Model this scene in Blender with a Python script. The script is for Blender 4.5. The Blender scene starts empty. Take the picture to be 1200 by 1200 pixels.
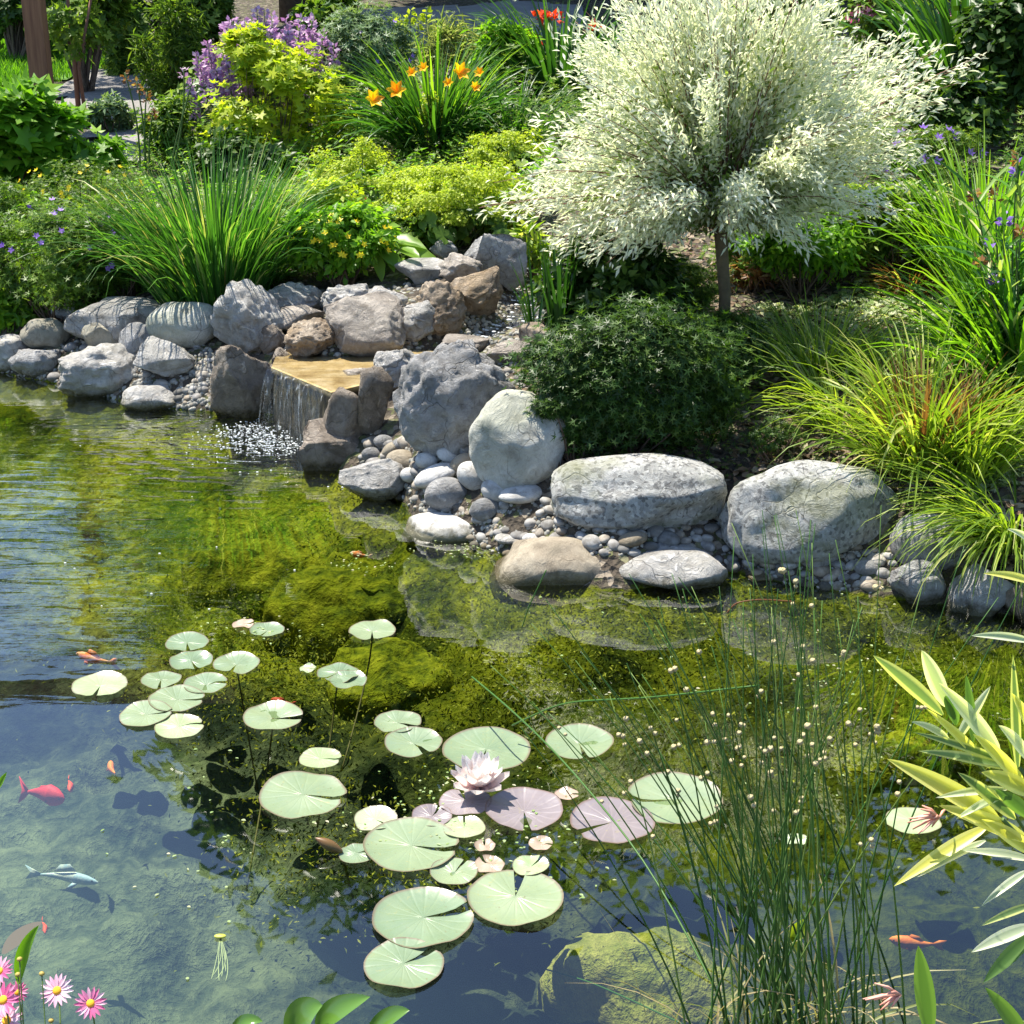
import bpy, math, random
import numpy as np
from mathutils import Vector
R = math.radians
random.seed(7); rng = np.random.default_rng(11)
SC = bpy.context.scene
COL = SC.collection

# ---------------------------------------------------------------- camera, light
CAMH, PITCH, F = 1.7, R(21), 1800.0          # F in photo pixels (photo is 1200 wide)
cam_d = bpy.data.cameras.new('camera'); cam = bpy.data.objects.new('camera', cam_d); COL.objects.link(cam)
cam.location = (0, 0, CAMH); cam.rotation_euler = (R(90) - PITCH, 0, 0)
cam_d.sensor_width = 36; cam_d.lens = 36 * F / 1200; cam_d.clip_start = .05; cam_d.clip_end = 500
SC.camera = cam
SUN = Vector((-.30, .26, .92)).normalized()
elev = math.asin(SUN.z); azim = math.atan2(SUN.x, SUN.y)
w = bpy.data.worlds.new('World'); SC.world = w; w.use_nodes = True
nt = w.node_tree; sky = nt.nodes.new('ShaderNodeTexSky'); sky.sky_type = 'NISHITA'; sky.sun_disc = False; sky.ozone_density = 2.8; sky.air_density = .9; sky.dust_density = .4
sky.sun_elevation = elev; sky.sun_rotation = azim
nt.links.new(sky.outputs[0], nt.nodes['Background'].inputs[0]); nt.nodes['Background'].inputs[1].default_value = .12
sl = bpy.data.lights.new('sun', 'SUN'); sl.energy = 5; sl.angle = R(.5); sl.color = (1, .94, .82)
so = bpy.data.objects.new('sun', sl); COL.objects.link(so); so.rotation_euler = SUN.to_track_quat('Z', 'Y').to_euler()
SC.view_settings.view_transform = 'Standard'; SC.view_settings.look = 'None'
SC.view_settings.exposure = 1.25; SC.view_settings.gamma = 1
SC.cycles.max_bounces = 8; SC.cycles.transparent_max_bounces = 12
SC.cycles.caustics_reflective = False; SC.cycles.caustics_refractive = False
SC.cycles.sample_clamp_indirect = 6
SC.cycles.use_denoising = True

# ---------------------------------------------------------------- maths helpers
def ray(px, py):
    a = (px - 600) / F; b = -(py - 600) / F
    c, s = math.cos(PITCH), math.sin(PITCH)
    return np.array([a, c + b * s, -s + b * c])
def P(px, py, z=0.):                       # point of a pixel's ray at height z
    d = ray(px, py); t = (z - CAMH) / d[2]; return np.array([d[0] * t, d[1] * t, z])
def PY(px, py, Y):                         # point of a pixel's ray at distance Y
    d = ray(px, py); t = Y / d[1]; return np.array([d[0] * t, Y, CAMH + d[2] * t])
def pxs(Y, py=500):                        # metres per photo pixel at distance Y
    return Y / ray(600, py)[1] / F
def hash3(i, j, k, s):
    h = (i * 374761393 + j * 668265263 + k * 2147483647 + s * 1274126177) & 0xffffffff
    h = ((h ^ (h >> 13)) * 1274126177) & 0xffffffff
    h = ((h ^ (h >> 16)) * 2246822519) & 0xffffffff
    return ((h ^ (h >> 15)) & 0xffffff) / float(0xffffff)
def vn(p, s=0):
    p = np.asarray(p, float); i = np.floor(p).astype(np.int64); f = p - i; f = f * f * (3 - 2 * f)
    r = 0
    for a in (0, 1):
        for b in (0, 1):
            for c in (0, 1):
                wt = (f[..., 0] if a else 1 - f[..., 0]) * (f[..., 1] if b else 1 - f[..., 1]) * (f[..., 2] if c else 1 - f[..., 2])
                r = r + wt * hash3(i[..., 0] + a, i[..., 1] + b, i[..., 2] + c, s)
    return r * 2 - 1
def fbm(p, s=0, o=3):
    r = 0; a = 1.; p = np.asarray(p, float)
    for k in range(o): r = r + a * vn(p * 2.03 ** k + 17.3 * k, s + k); a *= .5
    return r
def xyz(x, y, z=0.): return np.stack([x, y, x * 0 + z], -1)
def sstep(a, b, x): t = np.clip((x - a) / (b - a), 0, 1); return t * t * (3 - 2 * t)
def unit(v): v = np.asarray(v, float); return v / (np.linalg.norm(v, axis=-1, keepdims=True) + 1e-9)

# ---------------------------------------------------------------- terrain
SHORE = np.array([P(x, y)[:2] for x, y in [(-700, 400), (-200, 425), (0, 436), (90, 458), (160, 476), (250, 484), (300, 494), (370, 520),
    (400, 556), (470, 580), (490, 612), (560, 638), (600, 660), (700, 690), (760, 684), (860, 672), (900, 683), (1000, 694),
    (1100, 706), (1200, 722), (1400, 745)]])
sx_, sy_ = SHORE[:, 0], SHORE[:, 1]
STREAM = np.array([P(352, 446, .2), P(430, 432, .21), P(500, 418, .23), P(570, 395, .27), P(620, 365, .32), P(645, 320, .38), P(640, 280, .46)])
def seg_near(x, y, L):
    best = np.full(np.shape(x), 1e9); zz = np.zeros(np.shape(x))
    for a, b in zip(L[:-1], L[1:]):
        ab = b[:2] - a[:2]; t = np.clip(((x - a[0]) * ab[0] + (y - a[1]) * ab[1]) / (ab @ ab), 0, 1)
        d = np.hypot(x - a[0] - ab[0] * t, y - a[1] - ab[1] * t); m = d < best
        best = np.where(m, d, best); zz = np.where(m, a[2] + (b[2] - a[2]) * t, zz)
    return best, zz
_l0, _l1 = P(322, 431, .2), P(392, 461, .2); _nn = unit(np.cross(_l1 - _l0, [0, 0, 1.])); LIPF = np.array([_l0 + _nn * .085, _l1 + _nn * .085])
def shore_d(x, y): return y - np.interp(x, sx_, sy_)
def H(x, y):
    x = np.asarray(x, float); y = np.asarray(y, float)
    d = shore_d(x, y) + .05 * vn(xyz(x * 3, y * 3), 5)
    dp = np.maximum(d, 0); dn = np.maximum(-d, 0)
    up = .27 * (1 - np.exp(-dp / .38)) + .075 * dp
    up = np.minimum(up, .3 + .075 * dp) + .02 * vn(xyz(x * 2.2, y * 2.2), 9) * sstep(.1, .6, dp)
    up = np.minimum(up, 1.05 + 0 * dp)
    bd, bz = seg_near(x, y, STREAM)
    k = np.exp(-(bd / .2) ** 4); up = up * (1 - k) + (bz - .06) * k
    dn_z = -.04 - .22 * sstep(0, .9, dn) - .04 * sstep(.9, 2, dn)
    dn_z = dn_z + .05 * fbm(xyz(x * 2.3, y * 2.3), 3, 2) * sstep(.05, .4, dn)
    z = np.where(d > 0, up, np.where(dn < .04, -dn * 1.0, dn_z * sstep(0, .12, dn)))
    fd, _ = seg_near(x, y, LIPF); z = np.where(fd < .13, np.minimum(z, -.16), z)
    near = sstep(2.15, 1.75, y + .04 * vn(xyz(x * 3, y * 0), 8))         # near bank at the viewer's feet
    return z * (1 - near) + .1 * near
def G(px, py, lift=0.):
    d = ray(px, py); t = np.linspace(1.9, 30, 3500); z = CAMH + d[2] * t
    h = H(d[0] * t, d[1] * t) + lift
    i = int(np.argmax(z < h)) if (z < h).any() else len(t) - 1
    return np.array([d[0] * t[i], d[1] * t[i], float(z[i])])

# ---------------------------------------------------------------- mesh helpers
class Geo:
    def __init__(s): s.v = []; s.t = []; s.q = []; s.r = []; s.e = []; s.n = 0
    def add(s, v, t=None, q=None, r=None, e=None):
        v = np.asarray(v, float).reshape(-1, 3); m = len(v)
        if t is not None and len(t): s.t.append(np.asarray(t, int).reshape(-1, 3) + s.n)
        if q is not None and len(q): s.q.append(np.asarray(q, int).reshape(-1, 4) + s.n)
        s.v.append(v); s.r.append(np.broadcast_to(np.asarray(.5 if r is None else r, float), (m,)))
        s.e.append(np.broadcast_to(np.asarray(0. if e is None else e, float), (m,))); s.n += m
    def mesh(s, name, mat, smooth=True):
        me = bpy.data.meshes.new(name); v = np.concatenate(s.v)
        t = np.concatenate(s.t) if s.t else np.zeros((0, 3), int); q = np.concatenate(s.q) if s.q else np.zeros((0, 4), int)
        me.vertices.add(len(v)); me.vertices.foreach_set('co', v.ravel())
        nl = len(t) * 3 + len(q) * 4; me.loops.add(nl); me.loops.foreach_set('vertex_index', np.concatenate([t.ravel(), q.ravel()]))
        me.polygons.add(len(t) + len(q))
        me.polygons.foreach_set('loop_start', np.concatenate([np.arange(len(t)) * 3, len(t) * 3 + np.arange(len(q)) * 4]))
        me.polygons.foreach_set('use_smooth', np.full(len(t) + len(q), smooth))
        a = me.attributes.new('rnd', 'FLOAT', 'POINT'); a.data.foreach_set('value', np.concatenate(s.r))
        a = me.attributes.new('edge', 'FLOAT', 'POINT'); a.data.foreach_set('value', np.concatenate(s.e))
        me.update(calc_edges=True); me.validate()
        if mat: me.materials.append(mat)
        return me
    def obj(s, name, mat, parent=None, smooth=True, loc=None):
        if loc is not None: s.v = [a - np.asarray(loc) for a in s.v]
        o = bpy.data.objects.new(name, s.mesh(name, mat, smooth)); COL.objects.link(o)
        if loc is not None: o.location = loc
        if parent is not None: o.parent = parent
        return o
def tag(o, label, cat, group=None):
    o['label'] = label; o['category'] = cat
    if group: o['group'] = group
    return o
def thing(name, label, cat, loc, group=None):
    o = bpy.data.objects.new(name, None); COL.objects.link(o); o.location = [float(c) for c in loc]; o.empty_display_size = .1
    return tag(o, label, cat, group)
def part(g, name, mat, root, smooth=True):
    """link a Geo given in world coordinates as a child of root (an unrotated empty)"""
    loc = np.array(root.location)
    par = root
    while par.parent is not None: par = par.parent; loc = loc + np.array(par.location)
    g.v = [a - loc for a in g.v]
    return g.obj(name, mat, root, smooth)
def grid_q(nu, nv, closed=False):
    i, j = np.meshgrid(np.arange(nu - 1), np.arange(nv if closed else nv - 1), indexing='ij'); j2 = (j + 1) % nv
    return np.stack([i * nv + j, i * nv + j2, (i + 1) * nv + j2, (i + 1) * nv + j], -1).reshape(-1, 4)
def tube(g, pts, rad, n=6, r=.5):
    pts = np.asarray(pts, float); m = len(pts); rad = np.broadcast_to(rad, (m,))
    tan = unit(np.gradient(pts, axis=0)); ref = np.array([.31, .2, .93]) if abs(tan[0][2]) < .9 else np.array([1., .1, 0])
    a = unit(np.cross(tan, ref)); b = np.cross(tan, a)
    th = np.linspace(0, 2 * np.pi, n, endpoint=False)
    v = pts[:, None] + rad[:, None, None] * (a[:, None] * np.cos(th)[None, :, None] + b[:, None] * np.sin(th)[None, :, None])
    q = grid_q(m, n, True); v = np.concatenate([v.reshape(-1, 3), pts[:1], pts[-1:]])
    k = m * n; t = [(k, (j + 1) % n, j) for j in range(n)] + [(k + 1, (m - 1) * n + j, (m - 1) * n + (j + 1) % n) for j in range(n)]
    g.add(v, t=t, q=q, r=r)
def bez(a, b, c, n=8):
    t = np.linspace(0, 1, n)[:, None]; return (1 - t) ** 2 * np.asarray(a) + 2 * t * (1 - t) * np.asarray(b) + t * t * np.asarray(c)
def star_tpl(lobes, depth, spread=300, cup=.06):
    v = [(0, 0, 0, 0)]; n = lobes * 2 + 1
    for k in range(n):
        a = R(-spread / 2 + spread * k / (n - 1)); tip = k % 2 == 1
        rr = (1. if tip else depth); mid = 1 - .35 * abs(a) / math.pi if tip else 1
        v.append((rr * mid * math.cos(a) * .5 + .0, rr * mid * math.sin(a) * .5, cup * (1 if tip else -.3), 1))
    t = [(0, k, k + 1) for k in range(1, n)]
    return np.array(v), np.array(t)
TPL = {
    'fold': (np.array([(0, 0, 0, 0), (.45, -.5, .1, 1), (1, 0, -.03, 0), (.45, .5, .1, 1)]), np.array([(0, 1, 2), (0, 2, 3)])),
    'oval': (np.array([(0, 0, 0, 0), (.2, -.36, .05, 1), (.5, -.5, .08, 1), (.8, -.3, .03, 1), (1, 0, -.08, 0), (.8, .3, .03, 1), (.5, .5, .08, 1), (.2, .36, .05, 1), (.5, 0, 0, 0)]),
             np.array([(8, 0, 1), (8, 1, 2), (8, 2, 3), (8, 3, 4), (8, 4, 5), (8, 5, 6), (8, 6, 7), (8, 7, 0)])),
    'maple': star_tpl(5, .42), 'cut': star_tpl(5, .22), 'lobe': star_tpl(3, .62, 260), 'round': star_tpl(7, .9, 330, .1),
    'flower': star_tpl(5, .45, 360, .16),
}
def leaves(g, pos, dr, nr, L, W, tpl='fold', r=None):
    tv, tt = TPL[tpl]; pos = np.asarray(pos, float); N = len(pos)
    if N == 0: return
    dr = unit(dr); side = unit(np.cross(nr, dr)); nr = np.cross(dr, side)
    L = np.broadcast_to(L, (N,)); W = np.broadcast_to(W, (N,))
    v = (pos[:, None] + dr[:, None] * (tv[:, 0] * 1)[None, :, None] * L[:, None, None] + side[:, None] * tv[None, :, 1, None] * W[:, None, None]
         + nr[:, None] * tv[None, :, 2, None] * L[:, None, None])
    k = len(tv); t = (tt[None] + (np.arange(N) * k)[:, None, None]).reshape(-1, 3)
    r = rng.random(N) if r is None else np.broadcast_to(r, (N,))
    g.add(v.reshape(-1, 3), t=t, r=np.repeat(r, k), e=np.tile(tv[:, 3], N))
def blades(g, base, az, lean, L, W, droop=1., seg=7, r=None, fold=.25):
    """strap leaves: arrays of base points, azimuths, start lean from vertical (rad), lengths, widths"""
    base = np.asarray(base, float); N = len(base); az, lean, L, W, droop = [np.broadcast_to(a, (N,)).astype(float) for a in (az, lean, L, W, droop)]
    t = np.linspace(0, 1, seg); ang = lean[:, None] + droop[:, None] * t[None] ** 1.8
    ds = L[:, None] / (seg - 1); dh = np.sin(ang) * ds; dz = np.cos(ang) * ds
    h = np.concatenate([np.zeros((N, 1)), np.cumsum(dh[:, 1:], 1)], 1); z = np.concatenate([np.zeros((N, 1)), np.cumsum(dz[:, 1:], 1)], 1)
    ca, sa = np.cos(az)[:, None], np.sin(az)[:, None]
    c = np.stack([base[:, 0:1] + h * ca, base[:, 1:2] + h * sa, base[:, 2:3] + z], -1)
    tw = rng.normal(0, .35, N)[:, None] + rng.normal(0, .5, N)[:, None] * t[None]
    s = np.stack([-sa * np.cos(tw), ca * np.cos(tw), np.sin(tw)], -1)
    wd = (W[:, None] * (.55 + .45 * np.sin(np.pi * np.minimum(t * 1.1, 1)))[None] * (1 - t ** 4)[None] + .0004)[..., None] * .5
    nn = np.stack([-np.cos(ang) * ca, -np.cos(ang) * sa, np.sin(ang)], -1) * wd * fold * 2
    v = np.stack([c - s * wd + nn, c, c + s * wd + nn], 2).reshape(-1, 3)
    q1 = grid_q(seg, 3); q = (q1[None] + (np.arange(N) * seg * 3)[:, None, None]).reshape(-1, 4)
    r = rng.random(N) if r is None else np.broadcast_to(r, (N,))
    g.add(v, q=q, r=np.repeat(r, seg * 3), e=np.tile(np.array([1, 0, 1]), N * seg))
def rdir(n): return unit(rng.normal(size=(n, 3)))

# ---------------------------------------------------------------- materials
def newmat(name):
    m = bpy.data.materials.new(name); m.use_nodes = True; n = m.node_tree; n.nodes.clear()
    out = n.nodes.new('ShaderNodeOutputMaterial'); return m, n, out
def N_(n, t, **kw):
    nd = n.nodes.new('ShaderNode' + t)
    for k, v in kw.items():
        if k in nd.inputs: nd.inputs[k].default_value = v
        else: setattr(nd, k, v)
    return nd
def ramp(n, fac, stops):
    cr = n.nodes.new('ShaderNodeValToRGB'); e = cr.color_ramp.elements
    while len(e) < len(stops): e.new(.5)
    for el, (p, c) in zip(e, stops): el.position = p; el.color = (*c, 1) if len(c) == 3 else c
    n.links.new(fac, cr.inputs[0]); return cr.outputs[0]
def noise(n, scale, detail=4, rough=.55, coord='Object', vec=None, dist=0):
    t = n.nodes.new('ShaderNodeTexNoise'); t.inputs['Scale'].default_value = scale; t.inputs['Detail'].default_value = detail
    t.inputs['Roughness'].default_value = rough; t.inputs['Distortion'].default_value = dist
    if vec is None: vec = n.nodes.new('ShaderNodeTexCoord').outputs[coord]
    n.links.new(vec, t.inputs['Vector']); return t.outputs['Fac']
def mixc(n, a, b, fac, blend='MIX'):
    m = n.nodes.new('ShaderNodeMix'); m.data_type = 'RGBA'; m.blend_type = blend
    for s, v in ((6, a), (7, b), (0, fac)):
        if hasattr(v, 'links') or isinstance(v, bpy.types.NodeSocket): n.links.new(v, m.inputs[s])
        else: m.inputs[s].default_value = ((*v, 1) if isinstance(v, tuple) and len(v) == 3 else v)
    return m.outputs[2]
def math_(n, op, a, b=0., clamp=False):
    m = n.nodes.new('ShaderNodeMath'); m.operation = op; m.use_clamp = clamp
    for s, v in ((0, a), (1, b)):
        if isinstance(v, bpy.types.NodeSocket): n.links.new(v, m.inputs[s])
        else: m.inputs[s].default_value = v
    return m.outputs[0]
def bump(n, h, strength=.5, dist=.01):
    b = n.nodes.new('ShaderNodeBump'); b.inputs['Strength'].default_value = strength; b.inputs['Distance'].default_value = dist
    n.links.new(h, b.inputs['Height']); return b.outputs[0]
def leafmat(name, stops, trans=.4, rough=.42, edge=None, spec=.28, tcol=1.0):
    """stops: colour ramp over each leaf's own random value; edge: colour of the leaf margin"""
    m, n, out = newmat(name); at = N_(n, 'Attribute', attribute_name='rnd')
    c = ramp(n, at.outputs['Fac'], stops)
    ns = noise(n, 9, 2); c = mixc(n, c, mixc(n, c, (.5, .6, .4), 1., 'MULTIPLY'), math_(n, 'MULTIPLY', ns, .3))
    if edge:
        ed = N_(n, 'Attribute', attribute_name='edge'); c = mixc(n, c, edge, ramp(n, ed.outputs['Fac'], [(.45, (0, 0, 0)), (.75, (1, 1, 1))]))
    p = N_(n, 'BsdfPrincipled', Roughness=rough); p.inputs['Specular IOR Level'].default_value = spec
    tr = N_(n, 'BsdfTranslucent'); n.links.new(c, p.inputs['Base Color'])
    n.links.new(mixc(n, c, (1.7, 1.75, .6) if tcol == 1. else (1.12, 1.13, .93) if tcol else (1, 1, 1), 1., 'MULTIPLY'), tr.inputs['Color'])
    mx = N_(n, 'MixShader', Fac=trans); n.links.new(p.outputs[0], mx.inputs[1]); n.links.new(tr.outputs[0], mx.inputs[2])
    n.links.new(mx.outputs[0], out.inputs[0]); return m
def plain(name, c1, c2=None, rough=.6, scale=12, bmp=.0, spec=.4, trans=0.):
    m, n, out = newmat(name); p = N_(n, 'BsdfPrincipled', Roughness=rough); p.inputs['Specular IOR Level'].default_value = spec
    f = noise(n, scale, 5)
    n.links.new(ramp(n, f, [(.3, c1), (.7, c2 or tuple(x * .7 for x in c1))]), p.inputs['Base Color'])
    if bmp: n.links.new(bump(n, noise(n, scale * 3, 6), bmp, .01), p.inputs['Normal'])
    if trans:
        tr = N_(n, 'BsdfTranslucent'); tr.inputs[0].default_value = (*c1, 1); mx = N_(n, 'MixShader', Fac=trans)
        n.links.new(p.outputs[0], mx.inputs[1]); n.links.new(tr.outputs[0], mx.inputs[2]); n.links.new(mx.outputs[0], out.inputs[0])
    else: n.links.new(p.outputs[0], out.inputs[0])
    return m
def rockmat(name, dark, mid, light, speck=0., pit=0., bs=1., scale=6, moss=.0, lichen=(.16, .17, .09)):
    m, n, out = newmat(name); tc = N_(n, 'TexCoord'); gm = N_(n, 'NewGeometry'); pos = gm.outputs['Position']
    a = noise(n, scale, 8, .65, vec=pos, dist=.6); b = noise(n, scale * 6, 5, .6, vec=pos)
    c = ramp(n, a, [(.32, dark), (.48, mid), (.66, light)])
    c = mixc(n, c, mixc(n, c, (.62, .6, .58), 1., 'MULTIPLY'), ramp(n, b, [(.38, (.6,) * 3), (.5, (0, 0, 0))]))
    e_ = noise(n, scale * 3.3, 9, .72, vec=pos, dist=1.2); rg = math_(n, 'ABSOLUTE', math_(n, 'SUBTRACT', e_, .5))
    c = mixc(n, c, mixc(n, c, (.5, .47, .44), 1., 'MULTIPLY'), ramp(n, rg, [(.0, (.55,) * 3), (.016, (0, 0, 0))]))
    hgt = math_(n, 'ADD', math_(n, 'MULTIPLY', a, 1.2), math_(n, 'ADD', math_(n, 'MULTIPLY', b, .35), math_(n, 'MULTIPLY', math_(n, 'MINIMUM', rg, .12), 4.)))
    if speck:
        v = N_(n, 'TexVoronoi', Scale=110.); n.links.new(pos, v.inputs['Vector'])
        s = N_(n, 'SeparateColor'); n.links.new(v.outputs['Color'], s.inputs[0])
        c = mixc(n, c, (.07, .07, .07), math_(n, 'MULTIPLY', math_(n, 'GREATER_THAN', s.outputs[0], .8), speck))
        c = mixc(n, c, (.6, .6, .57), math_(n, 'MULTIPLY', math_(n, 'GREATER_THAN', s.outputs[1], .8), speck * .6))
    if pit:
        v = N_(n, 'TexVoronoi', Scale=38.); n.links.new(pos, v.inputs['Vector'])
        pm = math_(n, 'MULTIPLY', ramp(n, v.outputs['Distance'], [(.16, (1, 1, 1)), (.34, (0, 0, 0))]), ramp(n, noise(n, 9, 3, vec=pos), [(.5, (0, 0, 0)), (.6, (1, 1, 1))]))
        c = mixc(n, c, tuple(x * .35 for x in dark), math_(n, 'MULTIPLY', pm, .6 * pit)); hgt = math_(n, 'SUBTRACT', hgt, math_(n, 'MULTIPLY', pm, .9 * pit))
    wp = N_(n, 'VectorMath', operation='ADD'); n.links.new(pos, wp.inputs[0]); nw = n.nodes.new('ShaderNodeTexNoise'); nw.inputs['Scale'].default_value = 9; n.links.new(pos, nw.inputs['Vector'])
    sw = N_(n, 'VectorMath', operation='SCALE'); n.links.new(nw.outputs['Color'], sw.inputs[0]); sw.inputs['Scale'].default_value = .22; n.links.new(sw.outputs[0], wp.inputs[1])
    vc = N_(n, 'TexVoronoi', feature='DISTANCE_TO_EDGE', Scale=9.); n.links.new(wp.outputs[0], vc.inputs['Vector'])
    ck = math_(n, 'MULTIPLY', ramp(n, vc.outputs['Distance'], [(.0, (1, 1, 1)), (.022, (0, 0, 0))]), ramp(n, noise(n, 7, 3, vec=pos), [(.47, (0, 0, 0)), (.6, (1, 1, 1))]))
    c = mixc(n, c, mixc(n, c, (.42, .39, .35), 1., 'MULTIPLY'), math_(n, 'MULTIPLY', ck, .7)); hgt = math_(n, 'SUBTRACT', hgt, math_(n, 'MULTIPLY', ck, .5))
    sp = N_(n, 'SeparateXYZ'); n.links.new(pos, sp.inputs[0])
    zz = math_(n, 'ADD', sp.outputs[2], math_(n, 'MULTIPLY', math_(n, 'SUBTRACT', b, .5), .05))
    if moss:
        mk = math_(n, 'MULTIPLY', ramp(n, noise(n, 5, 5, vec=pos), [(.5, (0, 0, 0)), (.62, (1, 1, 1))]), moss)
        c = mixc(n, c, lichen, mk)
    wet = ramp(n, zz, [(.014, (1, 1, 1)), (.042, (0, 0, 0))])
    c = mixc(n, c, mixc(n, c, (.3, .28, .17), 1., 'MULTIPLY'), wet)
    alg = ramp(n, math_(n, 'ADD', zz, .3), [(.25, (1, 1, 1)), (.30, (0, 0, 0))])
    c = mixc(n, c, mixc(n, (.23, .23, .02), (.05, .065, .008), ramp(n, noise(n, 14, 5, vec=pos), [(.4, (0, 0, 0)), (.6, (1, 1, 1))])), math_(n, 'MULTIPLY', alg, .8))
    p = N_(n, 'BsdfPrincipled'); n.links.new(c, p.inputs['Base Color'])
    n.links.new(ramp(n, wet, [(0, (.85,) * 3), (1, (.25,) * 3)]), p.inputs['Roughness'])
    p.inputs['Specular IOR Level'].default_value = .3
    n.links.new(bump(n, hgt, min(1., .75 + .25 * bs), .011 * bs), p.inputs['Normal']); n.links.new(p.outputs[0], out.inputs[0]); return m

# ================================================================ SETTING
def axis(a, b, fine0, fine1, fs, cs):
    l = [fine0]
    s = fs
    while l[-1] > a: s = min(s * 1.18, cs); l.append(l[-1] - s)
    l = l[::-1]; l += list(np.arange(fine0 + fs, fine1, fs)); s = fs
    while l[-1] < b: s = min(s * 1.18, cs); l.append(l[-1] + s)
    return np.array(l)
gx = axis(-60, 60, -2.3, 2.1, .024, 4); gy = axis(-20, 90, 1.7, 6.6, .024, 4)
GX, GY = np.meshgrid(gx, gy, indexing='ij'); GZ = H(GX, GY)
wet = (GZ < -.002)
GZ = GZ + wet * (.035 * fbm(xyz(GX * 9, GY * 9), 21, 2) + .02 * np.abs(vn(xyz(GX * 22, GY * 22), 31))) * sstep(0, .15, -GZ) + (~wet) * .008 * fbm(xyz(GX * 14, GY * 14), 41, 2)
tv = np.stack([GX, GY, GZ], -1).reshape(-1, 3); tq = grid_q(len(gx), len(gy))[:, ::-1]
under = (GZ < .004).reshape(-1)[tq].sum(1) >= 2
def soilmat():
    m, n, out = newmat('soil'); pos = N_(n, 'NewGeometry').outputs['Position']
    c = ramp(n, noise(n, 4, 6, .7, vec=pos), [(.3, (.028, .022, .014)), (.55, (.06, .045, .03)), (.75, (.05, .06, .02))])
    v = N_(n, 'TexVoronoi', Scale=45.); n.links.new(pos, v.inputs['Vector']); s = N_(n, 'SeparateColor'); n.links.new(v.outputs['Color'], s.inputs[0])
    c = mixc(n, c, (.3, .25, .19), math_(n, 'MULTIPLY', math_(n, 'GREATER_THAN', s.outputs[0], .82), .6))
    c = mixc(n, c, (.10, .12, .03), math_(n, 'MULTIPLY', math_(n, 'GREATER_THAN', s.outputs[1], .75), .5))
    p = N_(n, 'BsdfPrincipled', Roughness=.9); n.links.new(c, p.inputs['Base Color'])
    n.links.new(bump(n, math_(n, 'ADD', v.outputs['Distance'], noise(n, 60, 5, vec=pos)), .9, .02), p.inputs['Normal']); n.links.new(p.outputs[0], out.inputs[0]); return m
def bedmat(name, kind=0):
    m, n, out = newmat(name); pos = N_(n, 'NewGeometry').outputs['Position']
    a = noise(n, 2.6, 4, .6, vec=pos, dist=.5); b = noise(n, 13, 6, .68, vec=pos, dist=.8); d = noise(n, 48, 4, .6, vec=pos)
    f = math_(n, 'ADD', math_(n, 'ADD', math_(n, 'MULTIPLY', a, .8), math_(n, 'MULTIPLY', b, .9)), math_(n, 'MULTIPLY', d, .35))
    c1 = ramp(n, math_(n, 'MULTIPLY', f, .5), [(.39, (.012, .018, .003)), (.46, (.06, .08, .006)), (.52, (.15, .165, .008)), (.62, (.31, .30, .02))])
    c2 = ramp(n, math_(n, 'MULTIPLY', f, .5), [(.40, (.005, .009, .007)), (.50, (.018, .026, .016)), (.60, (.06, .07, .035)), (.7, (.12, .13, .05))])  # bed under deep water, the gloom of the depth put into its colour
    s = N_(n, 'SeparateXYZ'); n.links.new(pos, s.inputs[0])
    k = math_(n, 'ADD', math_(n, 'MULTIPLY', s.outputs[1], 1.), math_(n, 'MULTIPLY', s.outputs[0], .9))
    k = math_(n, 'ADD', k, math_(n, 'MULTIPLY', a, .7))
    c1 = mixc(n, mixc(n, c1, (.30, .34, .35), 1., 'MULTIPLY'), c1, ramp(n, math_(n, 'ADD', math_(n, 'MULTIPLY', s.outputs[1], .1), math_(n, 'MULTIPLY', math_(n, 'SUBTRACT', a, .5), .12)), [(.345, (0, 0, 0)), (.40, (1, 1, 1))])) if kind == 0 else c1  # algae dimmed towards deep water, lost light painted into the colour
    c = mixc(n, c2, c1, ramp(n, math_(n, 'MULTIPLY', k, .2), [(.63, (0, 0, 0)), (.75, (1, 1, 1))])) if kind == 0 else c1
    if kind == 2: c = ramp(n, math_(n, 'MULTIPLY', f, .5), [(.42, (.07, .09, .02)), (.5, (.19, .20, .035)), (.6, (.32, .30, .08))])
    if kind == 0: c = mixc(n, c, (.07, .06, .045), ramp(n, math_(n, 'ADD', s.outputs[2], math_(n, 'MULTIPLY', math_(n, 'SUBTRACT', b, .5), .06)), [(0., (0, 0, 0)), (.008, (1, 1, 1))]))
    if kind == 0:      # milky haze over the near left water painted into the bed colour
        haze_f = ramp(n, math_(n, 'SUBTRACT', math_(n, 'MULTIPLY', a, .8), math_(n, 'ADD', s.outputs[0], .5)), [(.25, (0, 0, 0)), (.75, (1, 1, 1))]); haze_f = math_(n, 'MULTIPLY', haze_f, ramp(n, math_(n, 'MULTIPLY', s.outputs[1], .1), [(.32, (.7,) * 3), (.36, (0, 0, 0))])); c = mixc(n, c, mixc(n, (.04, .06, .035), (.19, .22, .13), ramp(n, math_(n, 'MULTIPLY', f, .5), [(.42, (0, 0, 0)), (.60, (1, 1, 1))])), haze_f)
    p = N_(n, 'BsdfPrincipled', Roughness=.95); p.inputs['Specular IOR Level'].default_value = .05; n.links.new(c, p.inputs['Base Color'])
    n.links.new(bump(n, math_(n, 'ADD', b, math_(n, 'MULTIPLY', d, .6)), 1., .03), p.inputs['Normal']); n.links.new(p.outputs[0], out.inputs[0]); return m
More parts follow.
